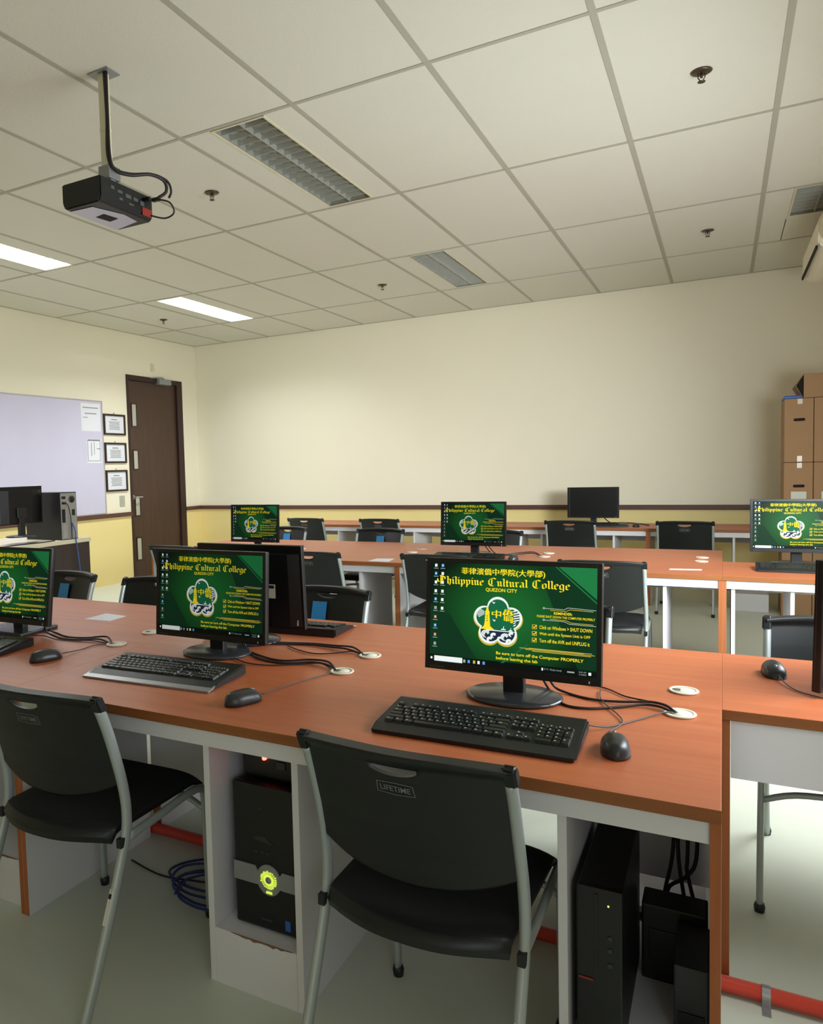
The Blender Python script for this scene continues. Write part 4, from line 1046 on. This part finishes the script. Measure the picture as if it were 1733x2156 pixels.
# ------------------------------------------------------------ ceiling troffers, sprinklers, projector
def troffer(i, j, lit, label):
    cx0 = GX0+GDX*(i+.5); y0 = GY0+GDY*j+.02; y1 = y0+GDY-.04
    short = (i == 3)
    if short: y1 = y0+.66
    t = thing('ceiling_light', label, 'light', (cx0, y0, ZC), 0, 'recessed fluorescent ceiling lights')
    L = y1-y0; hw = .15
    bm = BM()
    for (a, b, c, e) in ((-hw-.014, -hw, 0, L), (hw, hw+.014, 0, L), (-hw, hw, 0, .012), (-hw, hw, L-.012, L)): bx(bm, a, b, c, e, -.004, .002, .001)
    obj('frame', bm, MT['acw'], t)
    bm = BM()
    bx(bm, -hw, hw, .0, L, .085, .09); bx(bm, -hw-.004, -hw, 0, L, .003, .09); bx(bm, hw, hw+.004, 0, L, .003, .09); bx(bm, -hw, hw, -.004, .0, .003, .09); bx(bm, -hw, hw, L, L+.004, .003, .09)
    obj('reflector', bm, MT['refl'] if lit else MT['refd'], t)
    for x in (-.075, .075):
        bm = BM(); tube(bm, [(x, .03, .06), (x, L-.03, .06)], .013, 12, smooth=1); obj('fluorescent_tube', bm, MT['tubeon'] if lit else MT['tubeoff'], t)
    bm = BM(); n = max(5, int(L/.075))
    for k in range(1, n):
        y = L*k/n; prism(bm, [(y-.0045, .030), (y+.0045, .030), (y+.0012, .004), (y-.0012, .004)], 0, -hw+.003, hw-.003)
    for x in (-.05, .05) if False else (0,):
        prism(bm, [(x-.005, .030), (x+.005, .030), (x+.0015, .003), (x-.0015, .003)], 1, .003, L-.003)
    for x in (-.1495, .1475): bx(bm, x, x+.002, .003, L-.003, .003, .045)
    obj('louvre', bm, MT['refl'], t)
    if short:
        bm = BM(); bx(bm, -.17, .17, L, L+.05, -.004, .002); bx(bm, -.17, .17, L+.05, GDY-.03, 0, .004); obj('end_strip', bm, MT['ceil'], t)
    if lit:
        for x in (-.075, .075): area('tube_light', (cx0+x, (y0+y1)/2, ZC+.044), (0, 0, -1), .075, L-.05, 30, (.93, .96, 1.0))
troffer(-1, 0, False, 'unlit louvred ceiling light, the large one right of the projector')
troffer(-1, 2, False, 'unlit louvred ceiling light near the middle of the rear wall')
troffer(-5, 2, True, 'lit ceiling light closest to the far left corner, glowing white')
troffer(-5, 0, True, 'lit ceiling light cut off by the left edge of the photo')
troffer(3, 2, False, 'unlit ceiling light at the right edge above the air conditioner')
troffer(-1, -2, False, 'unlit ceiling light above and behind the camera')
def sprinkler(x, y, lab):
    t = thing('sprinkler', lab, 'sprinkler', (x, y, ZC), 0, 'ceiling sprinklers')
    bm = BM(); lathe(bm, [(0, -.001), (.042, -.001), (.045, -.004), (.036, -.009), (.018, -.010), (0, -.010)], 24); obj('cover_ring', bm, MT['sprk'], t)
    bm = BM(); tube(bm, [(0, 0, -.01), (0, 0, -.030)], .006, 10, smooth=1); tube(bm, [(-.012, 0, -.012), (-.014, 0, -.028), (-.002, 0, -.046)], .0025, 6); tube(bm, [(.012, 0, -.012), (.014, 0, -.028), (.002, 0, -.046)], .0025, 6)
    lathe(bm, [(0, -.050), (.016, -.049), (.017, -.047), (0, -.045)], 16); obj('head', bm, MT['sprk'], t)
sprinkler(-.09, 3.90, 'large sprinkler in the upper right ceiling area')
sprinkler(-2.795, 3.86, 'sprinkler just right of the projector')
sprinkler(-2.858, 6.66, 'small sprinkler near the middle of the ceiling, left of an unlit light')
sprinkler(-5.56, 6.66, 'tiny sprinkler near the far left ceiling corner')
sprinkler(-.108, 6.58, 'sprinkler in the right part of the ceiling near the rear wall')

pj = thing('projector', 'black projector hanging from the ceiling on a white pole', 'projector', (-2.36, 2.49, ZC), 0)
bm = BM(); bx(bm, -.020, .020, -.014, .014, -.40, -.004, .002); bx(bm, -.021, .021, -.015, .015, -.25, -.235, .001); pl = obj('pole', bm, MT['acw'], pj)
bm = BM(); bx(bm, -.06, .055, -.035, .045, -.006, -.0005, .001); obj('ceiling_plate', bm, MT['silver'], pl)
bm = BM(); bx(bm, -.035, .03, -.02, .05, -.452, -.395, .004); bx(bm, -.16, .02, .0, .03, -.458, -.446, .002); bx(bm, -.06, -.03, -.02, .22, -.458, -.446, .002); obj('bracket', bm, MT['silver'], pj)
bm = BM()
prism(bm, [(-.195, -.462), (.035, -.462), (.035, -.552), (.020, -.572), (-.18, -.572), (-.195, -.545)], 1, -.085, .25)
bmesh.ops.recalc_face_normals(bm, faces=bm.faces)
bmesh.ops.bevel(bm, geom=list(bm.edges), offset=.006, segments=2, affect='EDGES')
bd = obj('body', bm, MT['black'], pj)
bm = BM(); prism(bm, [(-.18, -.06), (-.05, -.05), (-.005, .10), (-.02, .20), (-.18, .235)], 2, -.5745, -.5735); obj('underside_label', bm, MT['greenoff'], bd)
bm = BM(); prism(bm, [(-.13, .05), (-.07, .04), (-.06, .12), (-.12, .13)], 2, -.5755, -.5747); obj('lens_shift_door', bm, MT['hole'], bd)
for (y, z, w, h) in ((-.02, -.495, .02, .014), (.02, -.50, .03, .012), (.07, -.505, .035, .016), (.12, -.505, .03, .014), (.165, -.51, .025, .02), (.03, -.53, .02, .01), (.09, -.535, .03, .008)):
    box('port', .0345, .0365, y, y+w, z-h/2, z+h/2, MT['port'], bd)
bm = BM(); bx(bm, .036, .039, .175, .235, -.56, -.525, .001); obj('maroon_corner', bm, MT['redp'], bd)
bm = BM(); bx(bm, .037, .075, .178, .196, -.50, -.484, .002); bx(bm, .05, .09, .225, .243, -.49, -.474, .002); obj('cable_plugs', bm, MT['bezel'], bd)
for i, off_ in enumerate(((0, 0), (.012, .006))):
    a, b = off_
    cable(('thicker', 'thinner')[i]+' black cable running down the projector pole and looping to its rear side',
          [(-2.335+a, 2.47, ZC-.01), (-2.328+a*.5, 2.468, ZC-.2), (-2.332+a, 2.468, ZC-.36), (-2.315, 2.49, ZC-.42+b), (-2.28, 2.55, ZC-.43+b), (-2.24, 2.63+a, ZC-.41+b), (-2.22+a, 2.70+b, ZC-.42), (-2.225+a*2, 2.72+b, ZC-.46), (-2.255+a*3, 2.70+b*5, ZC-.487)], .0075-.002*i, group='projector cables')
cable('thin black lead curling under the corner of the projector', [(-2.27, 2.725, ZC-.485), (-2.23, 2.75, ZC-.50), (-2.225, 2.77, ZC-.54), (-2.27, 2.76, ZC-.56), (-2.32, 2.72, ZC-.55)], .004, group='projector cables')

# ------------------------------------------------------------ air conditioner and boxes at the right
ac = thing('air_conditioner', 'cream air conditioner hung near the ceiling at the right edge', 'air conditioner', (.55, 5.95, 2.70), 0)
bm = BM(); P = []
prism(bm, [(0, .02), (.0, .18), (.05, .27), (.14, .30), (.49, .30), (.49, .0), (.06, -.02)], 1, .10, 1.22)
bmesh.ops.recalc_face_normals(bm, faces=bm.faces); bmesh.ops.bevel(bm, geom=list(bm.edges), offset=.012, segments=3, affect='EDGES'); obj('body', bm, MT['wallu'], ac)
bm = BM(); P = [(.0+.10*(1-math.cos(a)), .13+.15*math.sin(a)) for a in [(-PI/2)+PI*k/12 for k in range(13)]]
prism(bm, [(.20, -.03), (.11, -.02), (.045, .01), (.01, .06), (0, .12), (.01, .18), (.045, .23), (.11, .26), (.20, .27), (.488, .27), (.488, -.03)], 1, -.13, .09)
bmesh.ops.recalc_face_normals(bm, faces=bm.faces); bmesh.ops.bevel(bm, geom=list(bm.edges), offset=.012, segments=3, affect='EDGES'); obj('end_cap', bm, MT['acw'], ac)
bm = BM(); bx(bm, -.012, .0, .13, 1.15, -.005, .018, .002); obj('air_slot', bm, MT['hole'], ac)

def carton(label, x0, x1, y0, y1, z0, z1, handle=None, tape=True, lab=False, group='cardboard cartons'):
    t = thing('cardboard_box', label, 'box', (x0, y0, z0), 0, group)
    w, d, h = x1-x0, y1-y0, z1-z0
    bm = BM(); bx(bm, 0, w, 0, d, 0, h-.001, .004); obj('carton', bm, MT['card'], t)
    if handle:
        bm = BM(); P = []
        hc = (w*.52, h-handle)
        for k in range(16):
            a = 2*PI*k/16; P.append((hc[0]+(.028 if math.cos(a) > 0 else -.028)+.012*math.cos(a), hc[1]+.012*math.sin(a)))
        prism(bm, P, 1, -.0012, .0002); obj('hand_hole', bm, MT['hole'], t)
    if tape:
        bm = BM(); bx(bm, w*.45, w*.62, -.0012, 0, h-.045, h-.004); bx(bm, w*.45, w*.62, -.0012, 0, .004, .05); obj('tape', bm, MT['tape'], t)
    if lab:
        bm = BM(); bx(bm, w*.25, w*.78, -.0014, 0, h-.30, h-.235); obj('paper_label', bm, MT['sticker'], t)
    return t
bw, by0, by1 = .197, 7.12, 7.50
x1_ = .432
carton('upper tall carton of the left column, with a dark hand hole', x1_, x1_+bw, by0, by1, 1.262, 1.772, .17, True)
carton('middle carton of the left column with a hand hole and a white label', x1_, x1_+bw, by0, by1, .76, 1.260, .19, True, True)
carton('bottom carton of the left column standing on the floor', x1_-.01, x1_+bw, by0, by1, 0, .758, None, False)
carton('upper carton of the right column at the photo edge', x1_+bw+.004, x1_+2*bw+.02, by0, by1, 1.262, 1.772, .17, True)
carton('middle carton of the right column at the photo edge', x1_+bw+.004, x1_+2*bw+.02, by0, by1, .76, 1.260, .19, True, True)
carton('bottom carton of the right column at the photo edge', x1_+bw+.004, x1_+2*bw+.02, by0, by1, 0, .758, None, False)
t = carton('open carton lying on top of the stack, flap sticking out to the left', .562, .93, 7.13, 7.46, 1.774, 1.965, None, False)
bm = BM(); prism(bm, [(0, 0), (-.05, .10), (0, .185), (-.002, .185), (-.056, .10), (-.003, 0)], 1, .01, .32); obj('open_flap', bm, MT['cardd'], t)
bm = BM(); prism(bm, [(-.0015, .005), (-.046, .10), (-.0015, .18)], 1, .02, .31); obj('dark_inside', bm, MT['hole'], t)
bm = BM(); bx(bm, -.075, .075, 0, .28, 0, .022, .006); bx(bm, -.065, .065, .01, .27, .022, .027, .002)
o = tag(obj('blue_folder', bm, MT['blue']), 'flat blue plastic object lying on the top left carton', 'folder'); o.location = (.505, 7.15, 1.773)
